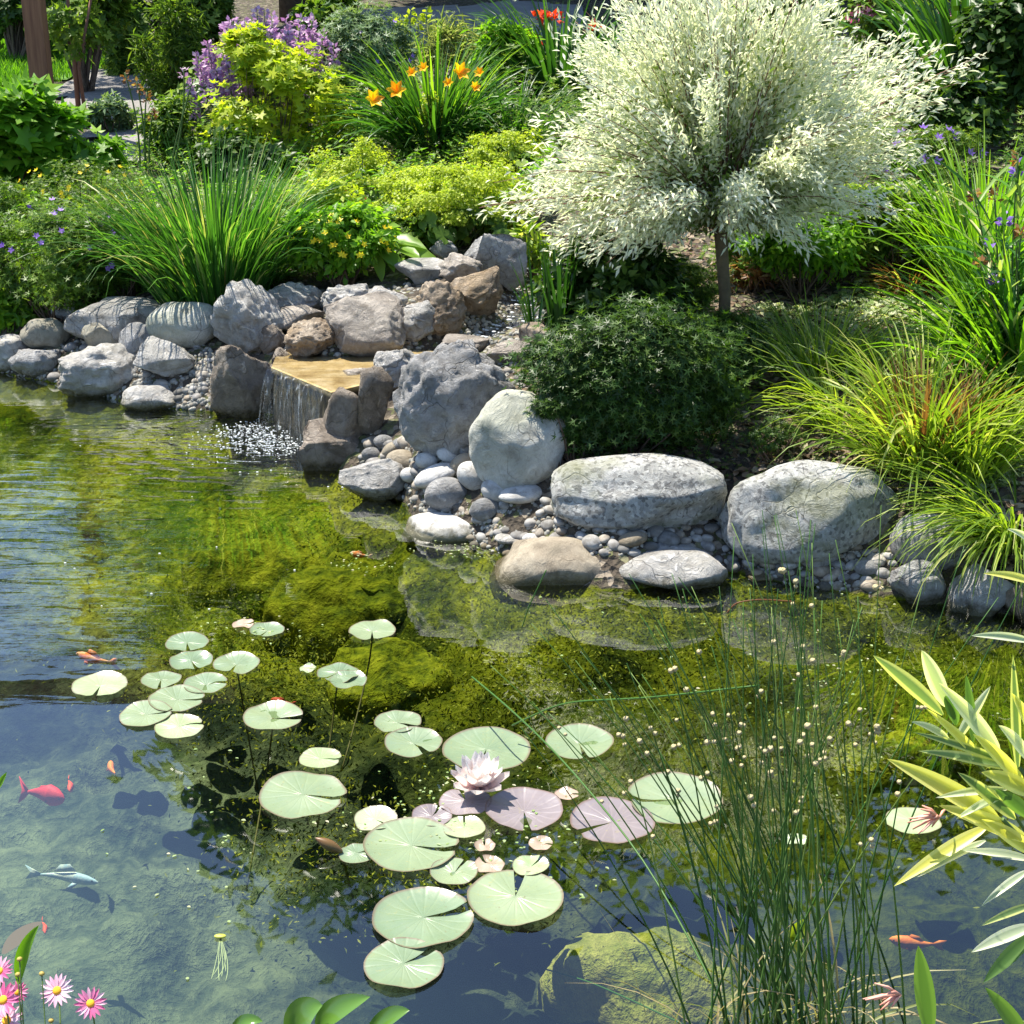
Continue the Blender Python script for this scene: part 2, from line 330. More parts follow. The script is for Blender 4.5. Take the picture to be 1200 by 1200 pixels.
def watermat(name, tint=(.86, .93, .82), ripple=True, fres=1.33, strength=1., scale=1.):
    m, n, out = newmat(name); pos = N_(n, 'NewGeometry').outputs['Position']
    s = N_(n, 'SeparateXYZ'); n.links.new(pos, s.inputs[0])
    mp = N_(n, 'Mapping'); mp.inputs['Scale'].default_value = (.42, 1.6, 1); n.links.new(pos, mp.inputs[0])
    h1 = noise(n, 9 * scale, 2, .5, vec=mp.outputs[0], dist=.3); h2 = noise(n, 30 * scale, 3, .5, vec=mp.outputs[0])
    h = math_(n, 'ADD', h1, math_(n, 'MULTIPLY', h2, .12))
    tr = N_(n, 'BsdfTransparent'); tr.inputs[0].default_value = (*tint, 1)
    gl = N_(n, 'BsdfGlossy', Roughness=.015); fr = N_(n, 'Fresnel', IOR=fres)
    if ripple:
        # rings spread out from the foot of the little waterfall and die away in the near, sheltered half
        wf = P(330, 505, 0); vd = N_(n, 'VectorMath', operation='DISTANCE'); n.links.new(pos, vd.inputs[0]); vd.inputs[1].default_value = tuple(wf)
        dist = vd.outputs['Value']
        ring = math_(n, 'SINE', math_(n, 'ADD', math_(n, 'MULTIPLY', dist, 95.), math_(n, 'MULTIPLY', h1, 14.)))
        far = ramp(n, math_(n, 'ADD', math_(n, 'MULTIPLY', s.outputs[1], .1), math_(n, 'MULTIPLY', math_(n, 'SUBTRACT', noise(n, 2.5, 3, vec=pos), .5), .02)), [(.330, (.02,) * 3), (.343, (.40,) * 3), (.42, (.35,) * 3), (.48, (.07,) * 3)])
        close = ramp(n, dist, [(.0, (1, 1, 1)), (.5, (.25,) * 3), (1, (0, 0, 0))])
        h = math_(n, 'ADD', h, math_(n, 'MULTIPLY', math_(n, 'MULTIPLY', ring, .12), ramp(n, dist, [(.1, (1, 1, 1)), (.9, (.12,) * 3)]))); amp = math_(n, 'ADD', far, math_(n, 'MULTIPLY', close, 1.2))
        rt = ramp(n, math_(n, 'MULTIPLY', math_(n, 'ADD', s.outputs[0], 2.), .25), [(.2125, (1,) * 3), (.30, (.07,) * 3)])
        amp = math_(n, 'MULTIPLY', amp, rt)
        amp = math_(n, 'ADD', amp, math_(n, 'MULTIPLY', close, .55))
        h = math_(n, 'MULTIPLY', h, amp)
    nb = bump(n, h, .55 * strength, .03)
    n.links.new(nb, gl.inputs['Normal']); n.links.new(nb, fr.inputs['Normal'])
    if ripple:      # pale sky haze on the near left water, put in as a diffuse tint
        sd = N_(n, 'BsdfDiffuse'); sd.inputs[0].default_value = (.16, .33, .34, 1); ms = N_(n, 'MixShader')
        n.links.new(ramp(n, math_(n, 'ADD', math_(n, 'MULTIPLY', s.outputs[1], .2), math_(n, 'MULTIPLY', s.outputs[0], .16)), [(.30, (.05,) * 3), (.45, (.0,) * 3)]), ms.inputs[0]); n.links.new(tr.outputs[0], ms.inputs[1]); n.links.new(sd.outputs[0], ms.inputs[2]); tr = ms
    mx = N_(n, 'MixShader'); n.links.new(math_(n, 'MULTIPLY', fr.outputs[0], 3.3, True), mx.inputs[0]); n.links.new(tr.outputs[0], mx.inputs[1]); n.links.new(gl.outputs[0], mx.inputs[2])
    n.links.new(mx.outputs[0], out.inputs[0]); return m
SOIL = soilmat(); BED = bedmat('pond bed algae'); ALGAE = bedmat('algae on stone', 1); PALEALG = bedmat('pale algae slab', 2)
def sheet(name, mask, mat):
    q = tq[mask]; u, inv = np.unique(q, return_inverse=True); g = Geo(); g.add(tv[u], q=inv.reshape(-1, 4)); o = g.obj(name, mat); o['kind'] = 'structure'; return o
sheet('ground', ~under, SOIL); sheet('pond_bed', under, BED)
wx = np.linspace(-9, 6, 60); wy = np.linspace(1.3, 8.5, 40); WX, WY = np.meshgrid(wx, wy, indexing='ij')
g = Geo(); g.add(np.stack([WX, WY, WX * 0], -1), q=grid_q(60, 40)[:, ::-1]); WATER = g.obj('water', watermat('pond water')); WATER['kind'] = 'structure'
def drape(name, poly, mat, lift, kind='structure', step=.12):
    """sheet laid over the ground inside a pixel polygon"""
    W = np.array([G(x, y)[:2] for x, y in poly]); x0, y0 = W.min(0); x1, y1 = W.max(0)
    nx = max(4, int((x1 - x0) / step)); ny = max(4, int((y1 - y0) / step)); X, Y = np.meshgrid(np.linspace(x0, x1, nx), np.linspace(y0, y1, ny), indexing='ij')
    ins = inpoly(X, Y, W); q = grid_q(nx, ny)[:, ::-1]; q = q[ins.reshape(-1)[q].sum(1) >= 3]
    g = Geo(); g.add(np.stack([X, Y, H(X, Y) + lift], -1), q=q); o = g.obj(name, mat); o['kind'] = kind; return o
def inpoly(x, y, W):
    r = np.zeros(np.shape(x), bool); n = len(W)
    for i in range(n):
        (xa, ya), (xb, yb) = W[i], W[(i + 1) % n]
        c = ((ya > y) != (yb > y)) & (x < (xb - xa) * (y - ya) / (yb - ya + 1e-12) + xa); r ^= c
    return r
GRAVEL = plain('path gravel', (.27, .255, .24), (.15, .14, .135), .95, 60, .5); 
drape('path', [(60, 128), (58, 100), (110, 84), (230, 82), (250, 130), (210, 190), (120, 205), (90, 150)], GRAVEL, .03)
LAWN = plain('lawn soil', (.10, .22, .025), (.05, .12, .015), .9, 7, .3)
drape('lawn', [(-400, 100), (-400, 45), (-100, 22), (150, 22), (180, 80), (100, 88), (40, 104)], LAWN, .02)
drape('terrace', [(395, 70), (400, 14), (520, 10), (700, 10), (680, 60)], plain('terrace paving', (.30, .29, .28), (.20, .20, .20), .9, 8, .1), .03)

# ================================================================ ROCKS
def ico(sub):
    import bmesh
    b = bmesh.new(); bmesh.ops.create_icosphere(b, subdivisions=sub, radius=1); b.verts.ensure_lookup_table()
    v = np.array([x.co[:] for x in b.verts]); t = np.array([[q.index for q in f.verts] for f in b.faces]); b.free(); return v, t
ICO = {k: ico(k) for k in (2, 3, 4, 5, 6)}
def rockshape(kind, seed, sub=5, tilt=0., flat=0.):
    r = np.random.default_rng(seed); v, t = ICO[sub]; v = v.copy(); n = unit(v)
    if kind == 'round':
        v = np.sign(v) * np.abs(v) ** .92
        for a, b in zip(unit(r.normal(size=(5, 3))), r.uniform(.72, .9, 5)):
            k = v @ a; v = np.where((k > b)[:, None], v - a * ((k - b) * .75)[:, None], v)
        v = v * (1 + .13 * fbm(n * 1.2 + seed, seed, 2) + .022 * fbm(n * 4 + seed, seed, 3))[:, None]
    elif kind == 'pebble':
        v = v * (1 + .13 * fbm(n * .9 + seed * 3.1, seed, 1))[:, None]
    else:
        m = 15 if kind == 'angular' else 9
        pl = unit(r.normal(size=(m, 3))); d = {'angular': r.uniform(.46, .76, m), 'rugged': r.uniform(.66, .92, m), 'pitted': r.uniform(.55, .85, m), 'dome': r.uniform(.82, 1., m)}[kind]
        for a, b in zip(pl, d):
            k = v @ a; v = np.where((k > b)[:, None], v - a * ((k - b) * (1. if kind == 'angular' else .9))[:, None], v)
        amp = {'angular': .07, 'rugged': .13, 'pitted': .13, 'dome': .11}[kind]; f = {'angular': 2.3, 'rugged': 2.6, 'pitted': 3.2, 'dome': 4.2}[kind]
        rid = 1 - np.abs(vn(n * f * 1.7 + seed, seed)) * 2
        v = v * (1 + amp * fbm(n * f + seed, seed + 5, 4) + {'angular': .02, 'dome': .035}.get(kind, amp * .45) * rid + .018 * fbm(n * 11, seed, 3))[:, None]
        if kind == 'pitted': v = v * (1 - .09 * sstep(.25, .6, vn(n * 6.5 + seed, seed + 9)))[:, None]
    if tilt:
        c, s = math.cos(R(tilt)), math.sin(R(tilt)); v = v * [1, .85, .5]; v = np.stack([v[:, 0] * c + v[:, 2] * s, v[:, 1], -v[:, 0] * s + v[:, 2] * c], 1)
    v = v - (v.max(0) + v.min(0)) / 2; return v / np.abs(v).max(0), t
RM = {
    'pale': rockmat('pale limestone', (.28, .27, .25), (.46, .445, .42), (.62, .60, .57), scale=5, moss=.25, lichen=(.3, .28, .2)),
    'grey': rockmat('grey limestone', (.22, .22, .215), (.37, .365, .36), (.54, .53, .52), scale=6),
    'green': rockmat('greenish boulder', (.30, .30, .26), (.43, .43, .38), (.58, .57, .52), scale=4, moss=.35, lichen=(.34, .35, .22), bs=.6),
    'granite': rockmat('speckled granite', (.24, .24, .23), (.38, .38, .36), (.52, .51, .49), speck=.6, scale=5, moss=.6, lichen=(.17, .18, .08), bs=.6),
    'pink': rockmat('pinkish stone', (.26, .225, .19), (.38, .335, .29), (.52, .47, .41), scale=5),
    'brown': rockmat('brown porous stone', (.16, .11, .07), (.34, .27, .20), (.50, .43, .35), pit=1., scale=5, moss=.5, lichen=(.34, .22, .10)),
    'olive': rockmat('olive smooth stone', (.17, .16, .12), (.24, .225, .18), (.32, .30, .25), scale=3, bs=.35),
    'white': rockmat('white cobble', (.34, .335, .32), (.45, .44, .42), (.56, .55, .53), scale=6, bs=.2),
    'tan': rockmat('tan slab', (.17, .145, .10), (.25, .21, .155), (.33, .29, .22), scale=4, bs=.3),
    'rust': rockmat('rusty stone', (.15, .12, .09), (.27, .225, .18), (.40, .345, .29), scale=7),
}
def rock(name, label, cx, cy, w, h, kind='angular', mat='pale', seed=None, zb=None, sub=5, tilt=0, depth=.8, cat='rock', group='rocks round the pond', bury=.12):
    seed = seed if seed is not None else int(cx * 7 + cy * 13); px_b = cy + h / 2
    b0 = G(cx, px_b) if zb is None else P(cx, px_b, zb)
    a = w / 2 * pxs(b0[1], cy); b = a * depth; Yc = b0[1] + b * .55; sc = pxs(Yc, cy); a = w / 2 * sc; b = a * depth
    dp = PITCH + math.atan((cy - 600) / F); hh = h / 2 * sc
    c = math.sqrt(max(hh * hh - (b * math.sin(dp)) ** 2, (hh * .55) ** 2)) / math.cos(dp); 
    ctr = PY(cx, cy, Yc)
    v, t = rockshape(kind, seed, sub, tilt)
    v = v * [a * 1.03, b, c * 1.03]; v[:, 2] -= np.where(v[:, 2] < 0, 1, 0) * -v[:, 2] * bury
    g = Geo(); g.add(v, t=t); o = g.obj(name, RM[mat]); o.location = ctr; tag(o, label, cat, group); return o
B = 'boulder'
for a in [
    # left bank
    ('rock', 'olive brown smooth flat stone at the far left of the bank', 53, 391, 58, 37, 'round', 'olive'),
    (B, 'large pale oval boulder under the tall grass clump at the left', 137, 374, 118, 52, 'round', 'pale'),
    ('rock', 'small grey stone behind the left end of the pale oval boulder', 74, 361, 32, 28, 'angular', 'grey'),
    ('rock', 'pale stone cut by the left edge at the waterline', 8, 413, 52, 38, 'round', 'pale'),
    ('rock', 'low crumbly grey stone below the olive brown stone at the waterline', 42, 425, 60, 34, 'rugged', 'grey'),
    ('rock', 'flat greenish stone in front of the pale oval boulder', 124, 393, 52, 38, 'angular', 'olive'),
    ('rock', 'grey upright stone between the flat greenish stone and the greenish block', 161, 399, 44, 40, 'round', 'grey'),
    (B, 'big lumpy pale boulder at the waterline on the left', 119, 434, 106, 64, 'rugged', 'pale'),
    ('rock', 'pale tilted stone right of the lumpy waterline boulder', 194, 420, 68, 50, 'angular', 'pale'),
    ('rock', 'low pale stone half in the water left of the fine gravel', 180, 466, 70, 33, 'round', 'pale'),
    (B, 'greenish grey block striped by grass shadows', 216, 381, 84, 54, 'round', 'green'),
    (B, 'tall rough block with a brown pitted left face beside the greenish block', 290, 374, 86, 86, 'rugged', 'pale'),
    (B, 'wedge shaped grey brown rock left of the waterfall', 286, 446, 76, 90, 'angular', 'rust'),
    ('rock', 'pale crumbling rock behind the tall rough block', 345, 352, 62, 40, 'rugged', 'pale'),
    ('rock', 'flat pinkish rock above the brown pitted rock', 350, 374, 60, 32, 'angular', 'pink'),
    ('rock', 'small rusty rock between the tall rough block and the pitted rock', 317, 397, 34, 34, 'rugged', 'rust'),
    ('rock', 'tiny brown stone on the corner of the waterfall lip', 331, 418, 24, 22, 'angular', 'rust'),
    ('rock', 'brown pitted rock sitting on the golden spillway slab', 367, 398, 68, 48, 'pitted', 'brown'),
    (B, 'big smooth faced pinkish rock behind the golden slab', 430, 383, 98, 72, 'angular', 'pink'),
    ('rock', 'pale pitted rock behind the big pinkish rock', 407, 350, 62, 36, 'pitted', 'pale'),
    ('rock', 'narrow pale rock above the big pinkish rock', 452, 352, 52, 30, 'pitted', 'pale'),
    ('rock', 'pale brown rock right of the big pinkish rock', 491, 378, 54, 50, 'pitted', 'pale'),
    ('rock', 'porous brown rock with holes below the topmost brown rock', 516, 362, 62, 66, 'pitted', 'brown'),
    (B, 'topmost brown rock with a flat sunlit top', 552, 342, 74, 60, 'angular', 'brown'),
    ('rock', 'pale rock under the broad hosta leaves', 493, 318, 60, 28, 'angular', 'pale'),
    ('rock', 'low pale brown rock behind the porous rock', 540, 314, 52, 34, 'pitted', 'pink'),
    ('rock', 'little grey stone under the lime flowers', 521, 292, 34, 26, 'angular', 'grey'),
    (B, 'dark grey rock in shade at the top of the stream', 578, 303, 78, 64, 'angular', 'grey'),
    # right of the waterfall
    ('rock', 'angular brown rock at the right foot of the waterfall', 408, 486, 60, 68, 'angular', 'rust'),
    ('rock', 'tall narrow bronze rock beside the golden slab', 441, 469, 42, 80, 'angular', 'rust'),
    ('rock', 'small flat pinkish stone on the slab edge', 416, 443, 44, 24, 'angular', 'pink'),
    ('rock', 'pale rock between the golden slab and the rugged grey boulder', 470, 432, 64, 52, 'rugged', 'pale'),
    ('rock', 'wet brown rock in the water below the waterfall', 392, 524, 74, 60, 'angular', 'rust'),
    (B, 'biggest rugged grey boulder with a rough furrowed face', 533, 467, 144, 136, 'dome', 'grey'),
    (B, 'smooth round greenish boulder right of the rugged one', 607, 515, 112, 108, 'round', 'green'),
    (B, 'long speckled oval boulder under the dark bush', 749, 572, 202, 84, 'round', 'granite'),
    (B, 'broad speckled boulder below the arching grass', 952, 597, 206, 114, 'round', 'granite'),
    ('rock', 'flat white oval stone sitting in the water', 525, 624, 106, 52, 'round', 'white'),
    ('rock', 'brown edged grey stone behind the flat white oval', 612, 608, 74, 48, 'angular', 'grey'),
    ('rock', 'wide tan slab sloping into the water', 652, 676, 154, 96, 'round', 'tan'),
    ('rock', 'grey purple stone at the waterline right of the tan slab', 784, 668, 134, 54, 'round', 'pale'),
    ('rock', 'pale wet stone in the water left of the white cobbles', 438, 560, 82, 54, 'angular', 'pale'),
    ('rock', 'rounded grey rock under the drooping sedge', 1092, 634, 92, 66, 'round', 'grey'),
    ('rock', 'small striped rock at the waterline below the drooping sedge', 1076, 684, 62, 54, 'round', 'grey'),
    ('rock', 'dark rock in shade at the right edge of the pond', 1150, 694, 80, 66, 'angular', 'grey'),
    ('rock', 'last dark rock cut by the right edge', 1208, 702, 70, 70, 'angular', 'rust'),
    ('rock', 'pale stone in the stream above the rugged boulder', 600, 413, 60, 30, 'angular', 'pink'),
    ('rock', 'rusty stone by the iris leaves in the stream', 628, 394, 40, 28, 'angular', 'brown'),
    ('rock', 'low pale stone at the stream edge behind the rugged boulder', 545, 404, 56, 22, 'angular', 'pink'),
]:
    name, lab, cx, cy, w_, h_, kd, mt = a
    rock(name, lab, cx, cy, w_, h_, kd, mt, sub=5 if w_ > 60 else 4, depth=.75 if w_ < 120 else .62, zb=(-.12 if 'slab sloping' in lab else -.02 if 'grey purple' in lab else -.06 if 'white oval' in lab else -.01 if 'pale wet stone' in lab else None))
# submerged boulders with algae
for k, (cx, cy, w_, h_, lab, mt) in enumerate([
    (305, 640, 190, 90, 'algae covered boulder under water left of the white oval stone', 0), (420, 690, 230, 90, 'wide algae covered boulder under water above the lily pads', 0),
    (470, 770, 200, 90, 'sunken green boulder behind the small pair of lily pads', 0), (665, 700, 170, 50, 'drowned foot stone in front of the tan slab', 0),
    (700, 770, 260, 90, 'long sunken algae covered boulder behind the rushes', 0), (230, 475, 120, 40, 'pale drowned stone off the fine gravel at the left', 0),
    (60, 490, 200, 60, 'sunken mossy boulder at the far left', 0), (760, 1090, 250, 110, 'pale yellow algae covered slab under the near water', 2),
    (640, 1215, 420, 90, 'pale sunken ledge along the near rim', 2), (960, 730, 200, 50, 'drowned mossy stone behind the rush heads', 0),
    (1070, 860, 220, 90, 'brown sunken stone behind the variegated leaves', 0)]):
    c = P(cx, cy, -.14); s = pxs(c[1], cy); v, t = rockshape('round', 300 + k, 5); v = v * [w_ / 2 * s, h_ / 2 * s * 1.5, .20]; v = v * (1 + .16 * fbm(v * [7, 7, 3] + k, k, 3))[:, None]; v[:, 2] += .012 * fbm(v * 26 + k, k, 3); g = Geo(); g.add(v, t=t); o = g.obj('sunken_stone', {0: ALGAE, 2: PALEALG, 3: BED}[mt]); o.location = (c[0], c[1], {0: -.31, 2: -.35, 3: -.3}[mt]); tag(o, lab, 'stone', 'algae covered stones under water')
# cobbles
PEB = []
for k in range(7):
    v, t = rockshape('pebble', 50 + k, 3); v = v * (1 + .05 * fbm(v * 2.6 + k, k, 2))[:, None]; g = Geo(); g.add(v * [1, .82, .62], t=t); PEB.append(g.mesh('cobble', None))
def pebmat(nm, a, b, c):
    m, n, out = newmat(nm); oi = N_(n, 'ObjectInfo'); pos = N_(n, 'NewGeometry').outputs['Position']
    col = ramp(n, oi.outputs['Random'], [(0, a), (.35, b), (.7, c), (1, (.30, .25, .19))]); ns = noise(n, 30, 6, .6, vec=pos)
    col = mixc(n, col, mixc(n, col, (.55, .53, .5), 1., 'MULTIPLY'), ramp(n, ns, [(.42, (1, 1, 1)), (.6, (0, 0, 0))]))
    s = N_(n, 'SeparateXYZ'); n.links.new(pos, s.inputs[0]); wt = ramp(n, s.outputs[2], [(.004, (1, 1, 1)), (.03, (0, 0, 0))])
    col = mixc(n, col, mixc(n, col, (.5, .46, .32), 1., 'MULTIPLY'), wt)
    p = N_(n, 'BsdfPrincipled', Roughness=.75); p.inputs['Specular IOR Level'].default_value = .3; n.links.new(col, p.inputs['Base Color']); n.links.new(bump(n, ns, .25, .01), p.inputs['Normal']); n.links.new(p.outputs[0], out.inputs[0]); return m
PM = pebmat('river pebbles', (.14, .14, .135), (.25, .24, .23), (.36, .35, .33))
for me in PEB: me.materials.append(PM)
for (cx, cy, w_, h_, tl, mt, lab) in [
    (523, 579, 50, 40, 0, 'grey', 'grey pointed cobble at the water edge below the white cobbles'), (511, 557, 50, 30, -28, 'white', 'long white cobble tilted up to the right'),
    (541, 543, 30, 24, -20, 'tan', 'tan ended cobble above the long white one'), (558, 558, 44, 34, 10, 'white', 'bright white cobble in the middle of the pile'),
    (583, 574, 38, 30, 0, 'white', 'small white cobble below the round greenish boulder'), (612, 578, 54, 24, -8, 'white', 'long flat pale cobble left of the pebble bed'),
    (569, 597, 36, 28, 0, 'grey', 'dark grey cobble between the flat oval and the brown edged stone'), (474, 541, 42, 28, 10, 'tan', 'tan flat cobble at the foot of the rugged boulder'),
    (481, 557, 24, 18, 0, 'white', 'little white cobble beside the tan flat cobble'), (500, 540, 26, 20, 0, 'white', 'small white cobble above the long tilted one'),
    (527, 533, 30, 20, 15, 'white', 'white cobble against the rugged boulder'), (545, 527, 18, 14, 0, 'grey', 'tiny grey cobble under the rugged boulder'),
    (459, 526, 24, 18, -30, 'tan', 'small yellowish cobble under the rugged boulder'), (435, 533, 22, 18, 0, 'grey', 'bluish grey cobble by the angular brown rock'),
    (449, 517, 22, 15, 0, 'grey', 'dark little cobble under the bronze rock'), (471, 520, 24, 14, 0, 'grey', 'grey cobble in the shade of the rugged boulder'),
    (600, 630, 40, 14, 0, 'pale', 'thin flat cobble in front of the brown edged stone'), (622, 631, 20, 12, 0, 'white', 'tiny white cobble behind the tan slab'),
    (751, 604, 28, 20, 0, 'white', 'egg shaped pale cobble under the long speckled boulder'), (741, 632, 34, 20, -12, 'tan', 'tan cobble among the grey pebbles'),
    (956, 654, 36, 26, 0, 'pale', 'pale cobble under the broad speckled boulder'), (885, 652, 26, 18, 0, 'grey', 'round cobble at the left foot of the broad speckled boulder'),
    (925, 660, 24, 14, 0, 'white', 'oval pale cobble below the broad speckled boulder'), (1016, 664, 32, 20, 0, 'grey', 'grey cobble below the right end of the broad speckled boulder'),
    (892, 675, 30, 14, -8, 'tan', 'flat tan cobble at the waterline right of the grey purple stone'), (575, 555, 20, 16, 0, 'grey', 'little grey cobble beside the round boulder')]:
    rock('cobble', lab, cx, cy, w_, h_, 'pebble', mt, sub=4, tilt=tl, depth=.8, cat='cobble', group='cobbles at the water edge', bury=0)
def peb_bed(poly, n, s0, s1, label, group, sep=.75, lift=0.):
    xs = [p[0] for p in poly]; ys = [p[1] for p in poly]; pl = np.array(poly, float); got = []
    for _ in range(n * 40):
        if len(got) >= n: break
        px, py = random.uniform(min(xs), max(xs)), random.uniform(min(ys), max(ys)); s = random.uniform(s0, s1) * (.8 + .4 * random.random())
        if not inpoly(np.array([px]), np.array([py]), pl)[0]: continue
        if any(((px - a) ** 2 + ((py - b) * 1.5) ** 2) < ((s + c) / 2 * sep) ** 2 for a, b, c in got): continue
        got.append((px, py, s)); p = G(px, py); q = s / 2 * pxs(p[1], py); o = bpy.data.objects.new('pebble', random.choice(PEB)); COL.objects.link(o)
        o.location = (p[0], p[1] + q * .4, p[2] + q * .2 + lift); o.scale = (q * 1.1, q * 1.1, q * random.uniform(.9, 1.2)); o.rotation_euler = (random.uniform(-.3, .3), random.uniform(-.3, .3), random.uniform(0, 6.28)); tag(o, label, 'pebble', group)
BEDA = [(640, 588), (668, 580), (760, 600), (850, 608), (858, 640), (860, 668), (800, 660), (700, 650), (650, 636), (600, 640), (610, 628)]
BEDB = [(228, 408), (262, 412), (262, 440), (250, 478), (205, 476), (228, 444)]
BEDD = [(862, 640), (900, 652), (960, 640), (1050, 648), (1052, 692), (1000, 694), (940, 688), (880, 676)]
BEDC = [(440, 522), (480, 528), (545, 535), (580, 570), (600, 600), (560, 605), (545, 560), (500, 545), (470, 560)]
BEDE = [(560, 400), (650, 402), (640, 440), (620, 460), (590, 440)]
peb_bed(BEDA, 80, 14, 25, 'rounded grey pebble in the bed below the long speckled boulder', 'pebbles between the long boulder and the water')
peb_bed(BEDB, 40, 8, 13, 'tiny pale pebble beside the wedge shaped rock', 'small pebbles left of the waterfall')
peb_bed(BEDD, 52, 12, 24, 'grey brown pebble below the broad speckled boulder', 'pebbles below the broad boulder')
peb_bed(BEDC, 10, 12, 18, 'small pebble wedged among the white cobbles', 'pebbles among the cobbles')
LBANK = [(-20, 396), (60, 402), (130, 396), (235, 402), (262, 420), (256, 482), (200, 480), (140, 478), (90, 458), (0, 438)]
CBANK = [(425, 516), (480, 518), (560, 600), (640, 636), (600, 652), (560, 645), (500, 600), (450, 580), (420, 550)]
peb_bed(CBANK, 50, 11, 22, 'pale cobble sized pebble below the rugged boulder by the water', 'pebbles at the foot of the rugged boulder')
peb_bed(LBANK, 40, 10, 20, 'pale pebble among the rocks of the left bank', 'pebbles of the left bank')
peb_bed(BEDE, 18, 9, 16, 'pale pebble behind the rugged boulder', 'pebbles by the stream')
def gravel(name, poly, n, s, mat, lift=.0):
    g = Geo(); v0, t0 = ICO[2]; pl = np.array(poly, float); k = 0
    xs = [p[0] for p in poly]; ys = [p[1] for p in poly]
    while k < n:
        px, py = random.uniform(min(xs), max(xs)), random.uniform(min(ys), max(ys))
        if not inpoly(np.array([px]), np.array([py]), pl)[0]: continue
        p = G(px, py); q = random.uniform(.5, 1.1) * s / 2 * pxs(p[1], py); A = rng.normal(size=(3, 3)); A, _ = np.linalg.qr(A)
        g.add((v0 * [1, .8, .6]) @ A.T * q + p + [0, 0, lift], t=t0, r=random.random()); k += 1
    o = g.obj(name, mat); o['kind'] = 'stuff'; return o
GRM = leafmat('gravel bits', [(0, (.12, .12, .11)), (.4, (.24, .23, .21)), (.8, (.36, .34, .31)), (1, (.26, .2, .14))], trans=0, rough=.8)
for i, (pl, n_) in enumerate([(CBANK, 500), (LBANK, 700), ([(430, 500), (660, 560), (700, 600), (600, 640), (470, 560)], 400), ([(300, 400), (480, 330), (560, 330), (520, 420), (420, 440)], 300), (BEDA, 500), (BEDB, 300), (BEDD, 450), (BEDC, 200), (BEDE, 260)]): gravel('gravel', pl, n_, 9, GRM, -.004)
gravel('stream_gravel', [(560, 345), (600, 330), (660, 300), (690, 330), (670, 390), (600, 405), (520, 400), (535, 375)], 900, 8, GRM, .0)
gravel('stream_gravel', [(400, 335), (330, 340), (310, 400), (400, 420), (500, 400), (560, 380), (560, 330)], 400, 9, GRM, .0)

# ---------------------------------------------------------------- waterfall
A0, A1 = P(318, 431, .2), P(388, 460, .2); BK = [P(470, 440, .2), P(520, 412, .215), P(440, 408, .215), P(325, 413, .2)]
ring = [A0, A1] + BK; g = Geo(); n_ = len(ring)
lipn = unit(np.cross(A1 - A0, [0, 0, 1.]))  # away from the slab, towards the viewer
g.add(np.array(ring + [p * [1, 1, 0] + [0, 0, -.18] for p in ring]), q=[(i, i + n_, (i + 1) % n_ + n_, (i + 1) % n_) for i in range(n_)], t=[(0, i, i + 1) for i in range(1, n_ - 1)])
m, n, out = newmat('golden wet slab'); pos = N_(n, 'NewGeometry').outputs['Position']; sp = N_(n, 'SeparateXYZ'); n.links.new(pos, sp.inputs[0])
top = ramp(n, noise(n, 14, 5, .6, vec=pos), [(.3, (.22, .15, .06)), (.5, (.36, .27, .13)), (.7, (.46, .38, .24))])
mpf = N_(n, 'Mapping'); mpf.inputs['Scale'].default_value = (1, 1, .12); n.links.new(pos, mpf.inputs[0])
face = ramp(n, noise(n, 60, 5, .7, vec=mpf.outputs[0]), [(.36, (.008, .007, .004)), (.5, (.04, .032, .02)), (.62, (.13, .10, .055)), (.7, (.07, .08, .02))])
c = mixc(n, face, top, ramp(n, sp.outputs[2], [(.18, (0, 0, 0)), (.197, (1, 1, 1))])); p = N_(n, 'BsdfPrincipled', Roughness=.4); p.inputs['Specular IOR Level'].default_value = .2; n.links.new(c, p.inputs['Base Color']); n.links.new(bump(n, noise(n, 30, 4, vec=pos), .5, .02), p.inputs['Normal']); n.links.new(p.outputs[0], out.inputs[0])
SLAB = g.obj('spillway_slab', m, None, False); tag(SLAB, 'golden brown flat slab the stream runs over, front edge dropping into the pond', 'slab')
g = Geo(); U = 70; V = 14; uu, vv = np.meshgrid(np.linspace(0, 1, U), np.linspace(0, 1, V), indexing='ij')
base = A0 + (A1 - A0) * uu[..., None]; rip = .006 * vn(xyz(uu * 60, vv * 1.5), 4) + .008 * vn(xyz(uu * 16, vv * 1.), 14)
cv = base + lipn * (.012 + .05 * vv ** .6 + rip)[..., None]; cv[..., 2] = .206 - .215 * vv ** 1.4 + 0 * uu
g.add(cv, q=grid_q(U, V))
m, n, out = newmat('falling water'); pos = N_(n, 'NewGeometry').outputs['Position']; mp = N_(n, 'Mapping'); mp.inputs['Scale'].default_value = (1, 1, .06); n.links.new(pos, mp.inputs[0])
st = noise(n, 75, 4, .7, vec=mp.outputs[0]); tr = N_(n, 'BsdfTransparent'); gl = N_(n, 'BsdfGlossy', Roughness=.12); df = N_(n, 'BsdfDiffuse'); df.inputs[0].default_value = (.8, .84, .85, 1)
m1 = N_(n, 'MixShader', Fac=.04); n.links.new(tr.outputs[0], m1.inputs[1]); n.links.new(gl.outputs[0], m1.inputs[2]); m2 = N_(n, 'MixShader')
n.links.new(ramp(n, st, [(.545, (.0,) * 3), (.70, (.32,) * 3)]), m2.inputs[0]); n.links.new(m1.outputs[0], m2.inputs[1]); n.links.new(df.outputs[0], m2.inputs[2]); n.links.new(m2.outputs[0], out.inputs[0])
o = g.obj('waterfall', m); o['kind'] = 'structure'
STRM = watermat('stream water', (.95, .97, .92), False, 1.33, 1.2, 2.5)
